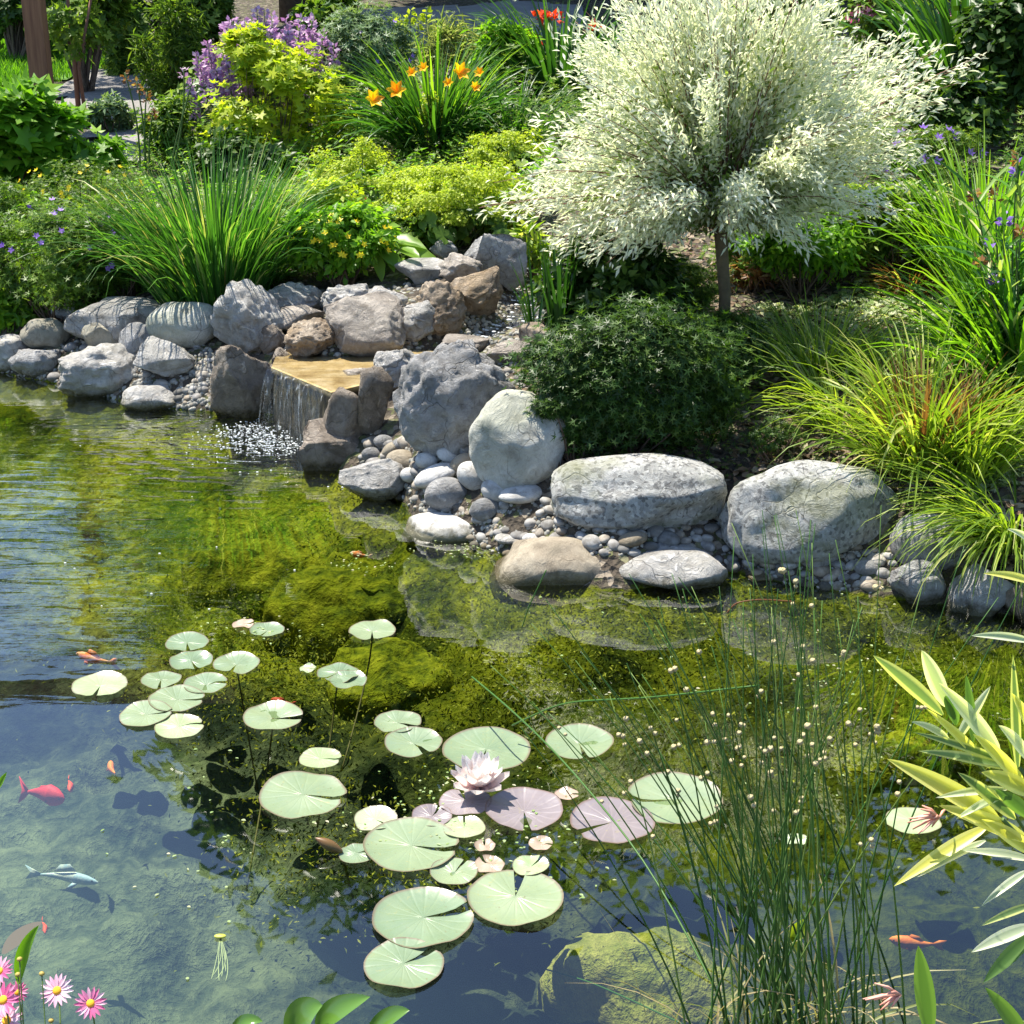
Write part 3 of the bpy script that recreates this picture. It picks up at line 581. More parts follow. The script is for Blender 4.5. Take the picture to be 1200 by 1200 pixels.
g = Geo(); g.add(np.array([p + [0, 0, .006] for p in ring]) - 0, t=[(0, i, i + 1) for i in range(1, n_ - 1)]); o = g.obj('slab_water', watermat('film of water', (.98, .97, .93), False, 1.15, .12, 2.), None, False); o['kind'] = 'structure'
# upper stream: thin broken water between stones
g = Geo(); L = STREAM[2:]; pts = []
for i in range(len(L) - 1):
    for t in np.linspace(0, 1, 10, endpoint=False): pts.append(L[i] * (1 - t) + L[i + 1] * t)
pts = np.array(pts); tg = unit(np.gradient(pts, axis=0)); sd = unit(np.cross(tg, [0, 0, 1])); wv = np.linspace(-1, 1, 9)
sv = pts[:, None] + sd[:, None] * (wv * .19)[None, :, None]; sv[..., 2] += -.045 + .006 * vn(sv * 20, 3)
g.add(sv, q=grid_q(len(pts), 9)); o = g.obj('stream', STRM); o['kind'] = 'structure'
FOAM = plain('foam', (.92, .94, .95), (.8, .84, .86), .3, 40, .2, .6, .3)
def flecks(name, pts, s0, s1, kind='stuff'):
    g = Geo(); v0, t0 = ICO[2]
    for p in pts: g.add(v0 * [random.uniform(1, 2.2), 1, random.uniform(.4, .9)] * random.uniform(s0, s1) + p, t=t0)
    o = g.obj(name, FOAM); o['kind'] = kind; return o
pp = []
for _ in range(650):
    t = random.random(); c = A0 + (A1 - A0) * (t * .85); c = c * [1, 1, 0] + lipn * (.07 + abs(random.gauss(0, .085))); c = c + [random.gauss(-.02, .04), random.gauss(0, .03), random.uniform(0, .006)]; pp.append(c)
flecks('foam', pp, .0006, .0026)
pp = [P(random.gauss(320, 55), random.gauss(520, 22), .003) for _ in range(60)] + [P(random.gauss(200, 70), random.gauss(640, 60), .002) for _ in range(12)]
flecks('foam', pp, .0012, .0028)
pp = [];
for _ in range(500):
    i = random.randrange(len(pts)); c = pts[i] + sd[i] * random.uniform(-.17, .17) + [0, 0, -.04]; pp.append(c)
flecks('foam', pp, .0015, .006)

# ================================================================ WATER LILIES
def padmat(name, a, b, vein=.3):
    m, n, out = newmat(name); tc = N_(n, 'TexCoord'); s = N_(n, 'SeparateXYZ'); n.links.new(tc.outputs['Object'], s.inputs[0])
    at = math_(n, 'ARCTAN2', s.outputs[1], s.outputs[0]); wv = math_(n, 'POWER', math_(n, 'ABSOLUTE', math_(n, 'SINE', math_(n, 'MULTIPLY', at, 9.))), 12.)
    edge = N_(n, 'Attribute', attribute_name='edge'); f = noise(n, 16, 4)
    oi = N_(n, 'ObjectInfo')
    c = mixc(n, a, b, ramp(n, math_(n, 'ADD', math_(n, 'MULTIPLY', f, .7), math_(n, 'MULTIPLY', oi.outputs['Random'], .35)), [(.35, (0, 0, 0)), (.75, (1, 1, 1))]))
    c = mixc(n, c, mixc(n, c, (1.35, 1.35, 1.3), 1., 'MULTIPLY'), math_(n, 'MULTIPLY', wv, vein))
    c = mixc(n, c, (.33, .29, .10), ramp(n, noise(n, 7, 5, .7, coord='Generated', dist=1.), [(.6, (0, 0, 0)), (.72, (.55,) * 3)]))
    c = mixc(n, c, (.16, .10, .07), ramp(n, edge.outputs['Fac'], [(.93, (0, 0, 0)), (.99, (.8,) * 3)]))
    sp = noise(n, 90, 3, .6); c = mixc(n, c, (.16, .14, .07), ramp(n, sp, [(.66, (0, 0, 0)), (.71, (.7,) * 3)]))
    p = N_(n, 'BsdfPrincipled', Roughness=.3); p.inputs['Specular IOR Level'].default_value = .7; n.links.new(c, p.inputs['Base Color'])
    n.links.new(bump(n, math_(n, 'ADD', math_(n, 'MULTIPLY', wv, -.5), math_(n, 'MULTIPLY', noise(n, 60, 3), .6)), .4, .002), p.inputs['Normal'])
    tr = N_(n, 'BsdfTranslucent'); n.links.new(c, tr.inputs[0]); mx = N_(n, 'MixShader', Fac=.12); n.links.new(p.outputs[0], mx.inputs[1]); n.links.new(tr.outputs[0], mx.inputs[2]); n.links.new(mx.outputs[0], out.inputs[0]); return m
PADM = {'g': padmat('green lily pad', (.16, .225, .135), (.24, .295, .17), .07), 'p': padmat('purple lily pad', (.20, .17, .18), (.29, .25, .26), .35),
        'k': padmat('pinkish lily pad', (.34, .27, .19), (.42, .30, .25), .15), 'y': padmat('pale lily pad', (.27, .36, .18), (.36, .43, .26), .2)}
PET = leafmat('lily petal', [(0, (.8, .45, .42)), (.45, (.88, .68, .66)), (1, (.92, .85, .83))], .35, .5, tcol=0)
VEG = plain('pad stalk', (.16, .13, .05), (.10, .10, .03), .6)
def pad(cx, cy, w, notch, m, label, lift=.004, stalk=None):
    if stalk is None: stalk = label.startswith(('lone pad highest', 'pad with a wide', 'two lobed', 'pad at the right end',))
    c = P(cx, cy, lift); r = w / 2 * pxs(c[1], cy); sd = int(cx * 3 + cy); ns, nr = 44, 6; hw = R(random.uniform(4, 9)) if w > 30 else R(9); n0 = R(notch)
    ths = np.linspace(hw, 2 * np.pi - hw, ns); g = Geo(); V = []; E = []
    for k in range(nr):
        f = [.0, .2, .45, .7, .92, 1.][k]; rr = r * f * (1 + .025 * vn(xyz(np.cos(ths) * 1.6 + sd, np.sin(ths) * 1.6), sd) + .007 * vn(xyz(np.cos(ths) * 6, np.sin(ths) * 6), sd))
        rr = rr * (1 - .12 * np.exp(-np.minimum(ths, 2 * np.pi - ths) ** 2 / .02) * (f > .9))
        z = .0042 * vn(xyz(np.cos(ths) * 1.9 * f, np.sin(ths) * 1.9 * f), sd + 3) + r * .10 * sstep(.8, 1, f) * (.5 + .5 * vn(xyz(np.cos(ths) * 1.3, np.sin(ths) * 1.3), sd + 1)) - .001 * (1 - f)
        V.append(np.stack([rr * np.cos(ths + n0), rr * np.sin(ths + n0), z + 0 * ths], -1)); E.append(np.full(ns, f))
    g.add(np.array(V), q=grid_q(nr, ns)[:, ::-1], e=np.concatenate(E)); root = g.obj('lily_pad', PADM[m]); root.location = c; tag(root, label, 'lily pad', 'water lily pads')
    if stalk:
        g = Geo(); tube(g, bez((0, 0, -.004), (random.uniform(-.03, .03), .05, -.12), (random.uniform(-.1, .15), random.uniform(-.25, -.05), -.3)), .0022, 5); g.obj('stalk', VEG, root)
    return root
for a in [
 (219, 753, 50, -75, 'g', 'small pad topmost of the left lily pad cluster'), (224, 775, 50, -60, 'g', 'small pad second from the top in the left cluster'),
 (277, 778, 54, -95, 'g', 'pad at the right end of the left cluster, notch towards the viewer'), (189, 797, 47, -85, 'g', 'roundish pad at the left side of the cluster under the top two'),
 (241, 801, 52, 5, 'g', 'thin looking pad between the roundish one and the notched right one'), (207, 819, 66, 0, 'g', 'wide pad in the middle of the left cluster with its notch to the right'),
 (171, 837, 62, 10, 'g', 'lowest but one pad of the left cluster, farthest left in it'), (210, 852, 58, 20, 'y', 'paler pad at the bottom of the left cluster with a curled edge'),
 (117, 803, 64, -90, 'y', 'lone pale pad left of the cluster with an upturned rim'), (313, 738, 41, -110, 'g', 'small pad beside floating pale scraps'),
 (436, 739, 55, -85, 'g', 'lone pad highest on the water with its long stalk showing'), (396, 789, 50, -130, 'g', 'two lobed pad left of the sunken green boulder'),
 (408, 797, 44, 150, 'g', 'half lobe overlapping the two lobed pad'), (361, 783, 20, 0, 'y', 'tiny pale pad left of the two lobed one'), (320, 840, 70, 0, 'g', 'pad with a wide notch to the right on the dark reflection'),
 (375, 889, 50, -10, 'y', 'small pale pad above the big round left pad'), (355, 932, 103, -12, 'g', 'big round pad on the left with its slit pointing right'),
 (466, 846, 55, -35, 'g', 'upper one of the two touching pads left of the big back pad'), (485, 870, 68, -60, 'g', 'lower one of the two touching pads left of the big back pad'),
 (570, 879, 104, -100, 'g', 'big pad directly behind the pink flower'), (679, 870, 80, -80, 'g', 'pad seen through the leaning rush stems behind the flower'),
 (791, 936, 112, 182, 'g', 'big green pad farthest right among the pads with its slit to the left'), (717, 962, 100, 212, 'p', 'greyish purple pad crossed by rush stems'),
 (614, 949, 92, -85, 'p', 'veined purple grey pad right of the pink flower'), (545, 940, 62, 100, 'p', 'purple pad in the shade under the pink flower'), (506, 956, 47, 70, 'p', 'small purple pad left of the flower shadow'),
 (440, 960, 51, -45, 'y', 'small pad with purple rim at the left of the flower group'), (544, 970, 50, 92, 'y', 'small pad with an upward notch under the flower'),
 (482, 991, 113, -8, 'g', 'largest wide pad below the small purple ones, slit to the right'), (418, 1000, 42, 15, 'g', 'small pad beside the brown closed bud'),
 (568, 991, 25, 95, 'k', 'tiny pinkish pad under the upward notched one'), (634, 989, 29, 0, 'k', 'tiny pink oval pad below the veined purple one'),
 (664, 931, 29, 0, 'k', 'tiny brown pink pad between the two purple grey ones'), (574, 1013, 36, 130, 'k', 'little yellowish pink pad with a v notch'), (622, 1014, 43, 50, 'y', 'little pale pad with a deep v notch above the big front right pad'),
 (532, 1021, 56, 60, 'g', 'small pad with a crooked rim below the largest wide pad'), (604, 1052, 113, 84, 'g', 'big front right pad with a notch pointing away'),
 (496, 1076, 118, 18, 'g', 'big front pad with its slit to the right'), (473, 1130, 95, 42, 'g', 'nearest pad at the bottom with a diagonal slit'),
 (1070, 962, 64, 30, 'y', 'pale pad half hidden behind the pink buds of the striped leaves'), (932, 983, 27, 90, 'y', 'small pale pad standing out between the rush stems'),
 (285, 731, 26, 10, 'k', 'pinkish scrap of a pad beside the small upper pad')]: pad(*a)
for k in range(46):      # duckweed like scraps
    pass
g = Geo(); q = []
for cx, cy, sx, sy, n_ in [(300, 735, 26, 8, 40), (560, 925, 45, 14, 90), (450, 965, 40, 14, 50), (240, 1000, 40, 60, 26), (540, 975, 60, 20, 60), (660, 1000, 40, 40, 30), (850, 770, 120, 40, 50), (1000, 800, 60, 70, 50), (560, 640, 30, 8, 60), (425, 660, 25, 8, 30)]:
    for _ in range(n_): q.append(P(random.gauss(cx, sx), random.gauss(cy, sy), .0025))
q = np.array(q); N = len(q); leaves(g, q, np.stack([rng.normal(size=N), rng.normal(size=N), np.zeros(N)], 1), np.tile([0, 0, 1.], (N, 1)), rng.uniform(.004, .011, N), rng.uniform(.003, .008, N), 'oval')
o = g.obj('floating_scraps', leafmat('pond scraps', [(0, (.35, .42, .2)), (.6, (.2, .3, .1)), (1, (.45, .4, .3))], .2)); o['kind'] = 'stuff'
# seedling adrift
sc_ = P(258, 1097, .004); r = thing('floating_seedling', 'small yellow green seedling adrift with pale trailing roots', 'plant', sc_); g = Geo(); v_, t_ = ICO[3]; g.add(v_ * [.011, .006, .003] + sc_, t=t_); part(g, 'seed_leaf', plain('seedling', (.38, .40, .05), (.26, .3, .04), .5), r)
for k in range(7):
    g = Geo(); e = sc_ + [random.uniform(-.02, .035), random.uniform(-.10, -.05), -.02]; tube(g, bez(sc_ - [0, 0, .003], (sc_ + e) / 2 + [random.uniform(-.03, .03), 0, -.012], e, 10), .0009, 4); part(g, 'root', plain('pale root', (.45, .5, .25), None, .6), r)
# flower
fc = P(562, 925, .02); fl = thing('water_lily_flower', 'open pale pink water lily flower floating among the pads', 'flower', fc); sc = pxs(fc[1], 915)
def petal(root, c, az, up, L, W, curl, r):
    g = Geo(); u = np.linspace(0, 1, 9); v = np.linspace(-1, 1, 7); U_, V_ = np.meshgrid(u, v, indexing='ij'); wd = W * np.sin(np.pi * np.clip(U_, .0, 1) ** .75) ** .8 * .5 * (1 - .25 * U_)
    s = L * U_; ang = up + curl * U_; h = np.cumsum(np.cos(ang) * L / 8, 0) - np.cos(ang) * L / 8; z = np.cumsum(np.sin(ang) * L / 8, 0) - np.sin(ang) * L / 8
    z = z + V_ ** 2 * W * .22; y = V_ * wd
    p = np.stack([h * math.cos(az) - y * math.sin(az), h * math.sin(az) + y * math.cos(az), z], -1) + c
    g.add(p, q=grid_q(9, 7), r=np.clip(r + .5 * U_, 0, 1).ravel()); return part(g, 'petal', PET, root)
for k in range(7): petal(fl, fc, R(51 * k + 10), R(10), 39 * sc, 27 * sc, R(28), .35)
for k in range(7): petal(fl, fc + [0, 0, .004], R(51 * k + 36), R(34), 40 * sc, 26 * sc, R(24), .5)
for k in range(7): petal(fl, fc + [0, 0, .007], R(51 * k + 5), R(54), 38 * sc, 23 * sc, R(18), .6)
for k in range(5): petal(fl, fc + [0, 0, .01], R(72 * k + 20), R(72), 34 * sc, 15 * sc, R(8), .7)
g = Geo()
for k in range(40):
    a = random.uniform(0, 6.28); d = np.array([math.cos(a) * .45, math.sin(a) * .45, 1]); tube(g, [fc + [0, 0, .008], fc + [0, 0, .008] + unit(d) * 13 * sc], .0009, 4)
part(g, 'stamens', plain('stamens', (.8, .5, .08), (.7, .4, .05)), fl)
# closed bud
bc = P(385, 990, .02); root = thing('water_lily_bud', 'closed brown pointed lily bud poking out left of the pads', 'bud', bc); g = Geo(); s = pxs(bc[1], 990)
ax = unit([-1, .1, .55]); sdv = unit(np.cross(ax, [0, 0, 1.])); up = np.cross(sdv, ax); tt = np.linspace(0, 1, 12); th = np.linspace(0, 2 * np.pi, 12, endpoint=False)
rr = 6.5 * s * np.sin(np.pi * np.clip(tt * .93 + .07, 0, 1)) ** .8; cc = bc - ax * 18 * s + ax[None] * (tt * 36 * s)[:, None]
g.add(cc[:, None] + rr[:, None, None] * (sdv * np.cos(th)[:, None] + up * np.sin(th)[:, None])[None], q=grid_q(12, 12, True)); part(g, 'sepals', plain('bud brown', (.16, .07, .03), (.10, .08, .02), .4), root)
g = Geo(); tube(g, bez(bc - ax * 17 * s, bc + [.03, 0, -.05], bc + [.06, -.02, -.2]), .003); part(g, 'stalk', VEG, root)

# ================================================================ FISH
def fish(cx, cy, Lpx, ang, dz, cols, label, fat=.27, bend=.25, fan=1., noun='goldfish'):
    c = P(cx, cy, dz); s = pxs(c[1], cy); L = Lpx * s; root = thing(noun, label, 'fish', c, 'fish in the pond'); root.rotation_euler = (0, 0, R(ang))
    m, n, out = newmat(noun + ' skin'); co = N_(n, 'TexCoord').outputs['Object']
    p = N_(n, 'BsdfPrincipled', Roughness=.7); n.links.new(bump(n, noise(n, 260, 2, vec=co), .5, .001), p.inputs['Normal']); n.links.new(ramp(n, noise(n, 26, 4, .7, vec=co), [(.42, cols[0]), (.56, cols[1])]), p.inputs['Base Color']); n.links.new(p.outputs[0], out.inputs[0])
    # local: head towards +x
    N = 18; t = np.linspace(0, 1, N); x = L * (.5 - t * .8); yb = bend * L * .35 * np.sin((t - .1) * 2.6) ; prof = np.interp(t, [0, .06, .2, .42, .7, 1], [.12, .45, .82, 1, .55, .16]) * L * fat * .5
    th = np.linspace(0, 2 * np.pi, 12, endpoint=False); V = np.stack([np.repeat(x[:, None], 12, 1), yb[:, None] + prof[:, None] * .72 * np.cos(th), prof[:, None] * 1.05 * np.sin(th) + 0 * x[:, None]], -1)
    g = Geo(); k = N * 12; g.add(np.concatenate([V.reshape(-1, 3), [[x[0] + .01 * L, yb[0], 0]], [[x[-1], yb[-1], 0]]]), q=grid_q(N, 12, True), t=[(k, (j + 1) % 12, j) for j in range(12)] + [(k + 1, (N - 1) * 12 + j, (N - 1) * 12 + (j + 1) % 12) for j in range(12)])
    g.obj('body', m, root)
    def fin(nm, pts):
        g = Geo(); P0 = np.array(pts) * L; a = len(P0); g.add(np.concatenate([P0 + [0, .004 * L, 0], P0 - [0, .004 * L, 0]]), t=[(0, i, i + 1) for i in range(1, a - 1)] + [(a, a + i + 1, a + i) for i in range(1, a - 1)], q=[(i, i + a, (i + 1) % a + a, (i + 1) % a) for i in range(a)]); g.obj(nm, m, root)
    ye = yb[-1] / L; yy = lambda tt: float(np.interp(tt, t, yb)) / L
    fin('tail', [(-.26, ye, 0), (-.40, ye * 1.2, .10 * fan), (-.52, ye * 1.4 + .05 * fan, .15 * fan), (-.45, ye * 1.3 + .02, 0), (-.52, ye * 1.4 - .04 * fan, -.15 * fan), (-.40, ye * 1.2, -.10 * fan)])
    fin('dorsal_fin', [(.2, yy(.38), .10), (.12, yy(.45), .2), (-.02, yy(.6), .17), (-.12, yy(.75), .06)])
    for sg in (-1, 1):
        fin('pectoral_fin', [(.24, yy(.3) + sg * .06, -.03), (.16, yy(.38) + sg * .17, -.07), (.10, yy(.45) + sg * .14, -.07), (.16, yy(.38) + sg * .05, -.03)])
        g = Geo(); v0, t0 = ICO[2]; g.add(v0 * .014 * L + [L * .43, yb[1] + sg * L * fat * .19, L * .03], t=t0); g.obj('eye', plain('fish eye', (.01, .01, .01), None, .2), root)
    return root
ORA = ((.95, .22, .02), (.95, .36, .04)); RED = ((.95, .07, .02), (.95, .14, .04))
fish(115, 771, 62, 160, -.03, ((.85, .18, .02), (.85, .40, .22)), 'slim orange goldfish just under the ripples, pale tail', .2)
fish(134, 901, 36, 120, -.05, ORA, 'short orange goldfish under the left pads', .34)
fish(80, 920, 30, -65, -.04, RED, 'small bright red goldfish touching the fantail', .36)
fish(48, 932, 62, -14, -.07, ((.6, .02, .04), (.75, .04, .05)), 'dark red fantail goldfish with a wide spread tail', .42, .2, 1.7)
fish(72, 1029, 92, -10, -.04, ((.72, .72, .66), (.35, .48, .6)), 'pale bluish koi with a cream back near the bottom left', .16, .12, .6, 'koi')
fish(50, 1086, 28, -60, -.06, RED, 'red goldfish partly under the floating leaf', .3)
fish(424, 650, 30, 165, -.02, ((.8, .22, .05), (.85, .75, .65)), 'orange and white goldfish breaking the surface below the white oval stone', .3)
fish(333, 822, 34, 165, -.10, ((.45, .05, .03), (.5, .08, .03)), 'dim red goldfish deep in the dark reflection', .3)
fish(1074, 1103, 62, 175, -.07, ((.7, .15, .02), (.75, .22, .03)), 'orange goldfish behind the rush stems at the right', .28)

# ================================================================ PLANTS
M = {}
M['geran'] = leafmat('geranium leaf', [(0, (.05, .11, .015)), (.6, (.11, .20, .02)), (1, (.22, .32, .04))])
M['dark'] = leafmat('dark shrub leaf', [(0, (.02, .05, .008)), (.7, (.045, .10, .015)), (1, (.11, .18, .03))], .35)
M['mid'] = leafmat('mid green leaf', [(0, (.05, .11, .015)), (.6, (.12, .21, .03)), (1, (.24, .33, .05))])
M['bright'] = leafmat('bright green leaf', [(0, (.08, .19, .015)), (.6, (.15, .32, .02)), (1, (.26, .42, .04))], .5)
M['lime'] = leafmat('lime floret', [(0, (.22, .32, .02)), (.5, (.38, .46, .03)), (1, (.52, .58, .08))], .45)
M['gold'] = leafmat('golden maple leaf', [(0, (.16, .26, .02)), (.5, (.36, .44, .03)), (1, (.56, .58, .06))], .5)
M['blade'] = leafmat('grass blade', [(0, (.035, .10, .02)), (.6, (.06, .18, .03)), (.86, (.12, .28, .04)), (1, (.5, .48, .22))], .42, .38)
M['strap'] = leafmat('strap leaf', [(0, (.02, .07, .015)), (.6, (.04, .12, .02)), (1, (.09, .22, .03))], .35, .35)
M['sedge'] = leafmat('arching sedge', [(0, (.10, .18, .02)), (.5, (.20, .30, .03)), (.85, (.34, .42, .06)), (1, (.5, .48, .2))], .45)
M['rustg'] = leafmat('rusty grass base', [(0, (.14, .06, .03)), (.6, (.24, .11, .05)), (1, (.36, .24, .12))], .4)
M['willow'] = leafmat('variegated willow leaf', [(0, (.16, .24, .08)), (.10, (.42, .50, .24)), (.22, (.74, .77, .54)), (.8, (.9, .9, .76)), (.97, (.86, .85, .76)), (1, (.8, .6, .52))], .42, .5, tcol=.5)
M['wgreen'] = leafmat('willow inner leaf', [(0, (.10, .17, .04)), (1, (.28, .36, .12))], .4)
M['grey'] = leafmat('grey green leaf', [(0, (.10, .16, .08)), (.6, (.17, .26, .13)), (1, (.28, .36, .2))], .35)
M['hosta'] = leafmat('hosta leaf', [(0, (.12, .24, .03)), (1, (.26, .42, .06))], .5, .35)
M['litter'] = leafmat('leaf litter', [(0, (.10, .06, .04)), (.5, (.20, .14, .09)), (.8, (.36, .29, .22)), (1, (.12, .16, .04))], .1, .8)
M['cream'] = leafmat('pale ground cover', [(0, (.14, .22, .06)), (.5, (.3, .36, .16)), (1, (.55, .55, .38))], .4)
M['purple'] = leafmat('purple petal', [(0, (.20, .09, .48)), (1, (.42, .26, .78))], .4, tcol=0)
M['mauve'] = leafmat('mauve petal', [(0, (.42, .19, .42)), (.6, (.60, .36, .60)), (1, (.80, .62, .80))], .4, tcol=0)
M['yellow'] = leafmat('yellow petal', [(0, (.80, .55, .01)), (1, (.95, .78, .03))], .3)
M['orange'] = leafmat('daylily petal', [(0, (.90, .30, .005)), (.5, (.95, .48, .01)), (1, (.95, .62, .02))], .4)
M['redf'] = leafmat('red petal', [(0, (.6, .03, .01)), (1, (.8, .12, .05))], .3)
M['pinkf'] = leafmat('pink petal', [(0, (.70, .12, .32)), (.5, (.85, .28, .50)), (1, (.95, .60, .74))], .4, tcol=0)
M['stem'] = plain('green stem', (.09, .15, .03), (.05, .09, .02), .6)
M['twig'] = plain('brown twig', (.11, .07, .045), (.07, .045, .03), .8)
M['redtwig'] = plain('reddish twig', (.22, .10, .06), (.14, .07, .05), .7)
M['bark'] = plain('bark', (.14, .10, .075), (.07, .05, .04), .9, 25, .5)
M['willowbark'] = plain('willow bark', (.17, .125, .07), (.09, .07, .04), .85, 25, .4)

def crown_pts(c, rad, n, clumps, spread=.33, shell=.55, seed=0, flatbot=.35):
    c = np.asarray(c); rad = np.asarray(rad); d = rdir(clumps); rr = rng.uniform(shell, 1.15, clumps) ** .7; cc = d * rr[:, None]; cc[:, 2] = np.where(cc[:, 2] < -flatbot, -flatbot + .2 * rng.random(clumps), cc[:, 2])
    k = rng.integers(0, clumps, n); cs = rng.uniform(.5, 1.35, clumps); loc = rdir(n) * (rng.random(n) ** .45)[:, None] * (spread * cs[k])[:, None]; far = rng.random(n) < .16; loc = loc * np.where(far, rng.uniform(1, 1.9, n), 1)[:, None]
    q = cc[k] * (1 - spread * .6) + loc; return q * rad + c, unit(q * .7 + loc / spread * .6), cc * rad * .75 + c
DENS = 1.5
def leafcloud(g, c, rad, n, clumps, L, W, tpl, spread=.33, shell=.5, up=.6, flatbot=.35, rr=None):
    n = int(n * DENS); p, nrm, cc = crown_pts(c, rad, n, clumps, spread, shell, flatbot=flatbot)
    nn = unit(nrm * .7 + rdir(n) * .55 + [0, 0, up]); dr = unit(np.cross(nn, rdir(n)) + nrm * .4 - [0, 0, .15])
    leaves(g, p, dr, nn, rng.uniform(.7, 1.25, n) * L, rng.uniform(.75, 1.2, n) * W, tpl, rr); return cc
def shrub(name, label, cat, cx, cy, rx, ry, basey, n, L, W, tpl, mat, clumps=30, depth=.8, zb=None, group='plants in the border', stem='twig', up=.6, spread=.33, shell=.45, Y=None, flatbot=.8, flowers=None, srad=.004):
    b = G(cx, basey) if zb is None else P(cx, basey, zb)
    if Y is not None: b = np.array([PY(cx, cy, Y)[0], Y, float(H(PY(cx, cy, Y)[0], Y))])
    s = pxs(b[1], cy); rad = np.array([rx * s, rx * s * depth, ry * s]); c = PY(cx, cy, b[1] + rad[1] * .25); root = thing(name, label, cat, (c[0], b[1], H(c[0], b[1])), group)
    g = Geo(); cc = leafcloud(g, c, rad, n, clumps, L, W, tpl, spread, shell, up, flatbot); part(g, 'foliage', M[mat], root)
    g = Geo(); bb = np.array(root.location)
    for q in cc[:min(len(cc), 26)]: tube(g, bez(bb + rng.normal(0, .02, 3) * [1, 1, 0] - [0, 0, .02], (bb + q) / 2 + rng.normal(0, .04, 3) * [1, 1, .2], q, 6), np.linspace(srad, srad * .4, 6), 5)
    part(g, 'stems', M[stem], root)
    for (fm, fn, fL, ftpl, nm) in (flowers or []):
        for _ in range(fn):
            d = rdir(1)[0]; d[1] = -abs(d[1]); d[2] = abs(d[2]) * .9 - .15; p = c + d * rad * rng.uniform(.92, 1.12); g = Geo()
            nn = unit(d + [0, -.3, .5])
            if ftpl == 'cluster':
                k = 10; leaves(g, p + rdir(k) * fL * .8 * [1, 1, .5], rdir(k), unit(nn + rdir(k) * .5), fL * .6, fL * .6, 'flower')
            else: leaves(g, [p], [np.cross(nn, rdir(1)[0])], [nn], [fL], [fL], 'flower')
            part(g, nm, M[fm], root)
    return root
def tuft(name, label, cat, bx, by, spread, n, L, W, mat, lean=(.05, .5), droop=(.5, 1.3), group='plants in the border', zb=None, azc=None, azs=None, part_='blades', root=None, seg=7, fold=.25):
    b = G(bx, by) if zb is None else P(bx, by, zb); s = pxs(b[1], by)
    root = root or thing(name, label, cat, b, group); b = np.array(b); a = rng.uniform(0, 2 * np.pi, n) if azc is None else rng.normal(R(azc), R(azs), n)
    bp = b + np.stack([np.cos(a), np.sin(a) * .8, 0 * a], 1) * (rng.random(n) ** .6 * spread * s)[:, None]; bp[:, 2] = H(bp[:, 0], bp[:, 1]) - .01 if zb is None else zb
    g = Geo(); blades(g, bp, a, rng.uniform(*lean, n), rng.uniform(.3, 1.15, n) ** .8 * L, rng.uniform(.6, 1.25, n) * W, rng.uniform(*droop, n) * rng.uniform(.6, 1.4, n), seg, fold=fold); part(g, part_, M[mat], root); return root
def spike(root, base, top, n, size, mat, name='flower_spike', stemm='stem', frac=.4, rad=.002, bendv=.03):
    g = Geo(); pts = bez(base, (np.asarray(base) + top) / 2 + rng.normal(0, bendv, 3) * [1, 1, 0], top, 8); tube(g, pts, np.linspace(rad, rad * .6, 8), 5); part(g, 'stem', M[stemm], root)
    if n:
        t = rng.uniform(1 - frac, 1, n); P_ = np.array([np.interp(t, np.linspace(0, 1, 8), pts[:, k]) for k in range(3)]).T; d = rdir(n) * [1, 1, .5]; g = Geo(); leaves(g, P_ + unit(d) * size * .3, unit(d + [0, 0, .3]), rdir(n), size, size * .7, 'fold'); part(g, name, M[mat], root)

# ---- standard willow
wb = G(848, 402); WY_ = wb[1]; wt = PY(843, 262, WY_); root = thing('standard_willow', 'standard willow with a round creamy white variegated crown on a thin trunk', 'tree', wb)
g = Geo(); s_ = pxs(WY_, 330); tube(g, [wb - [0, 0, .05], wb + (wt - wb) * .4 + [.01, 0, 0], wt + [0, 0, .02]], [8.5 * s_, 7 * s_, 8 * s_], 12); part(g, 'trunk', M['willowbark'], root)
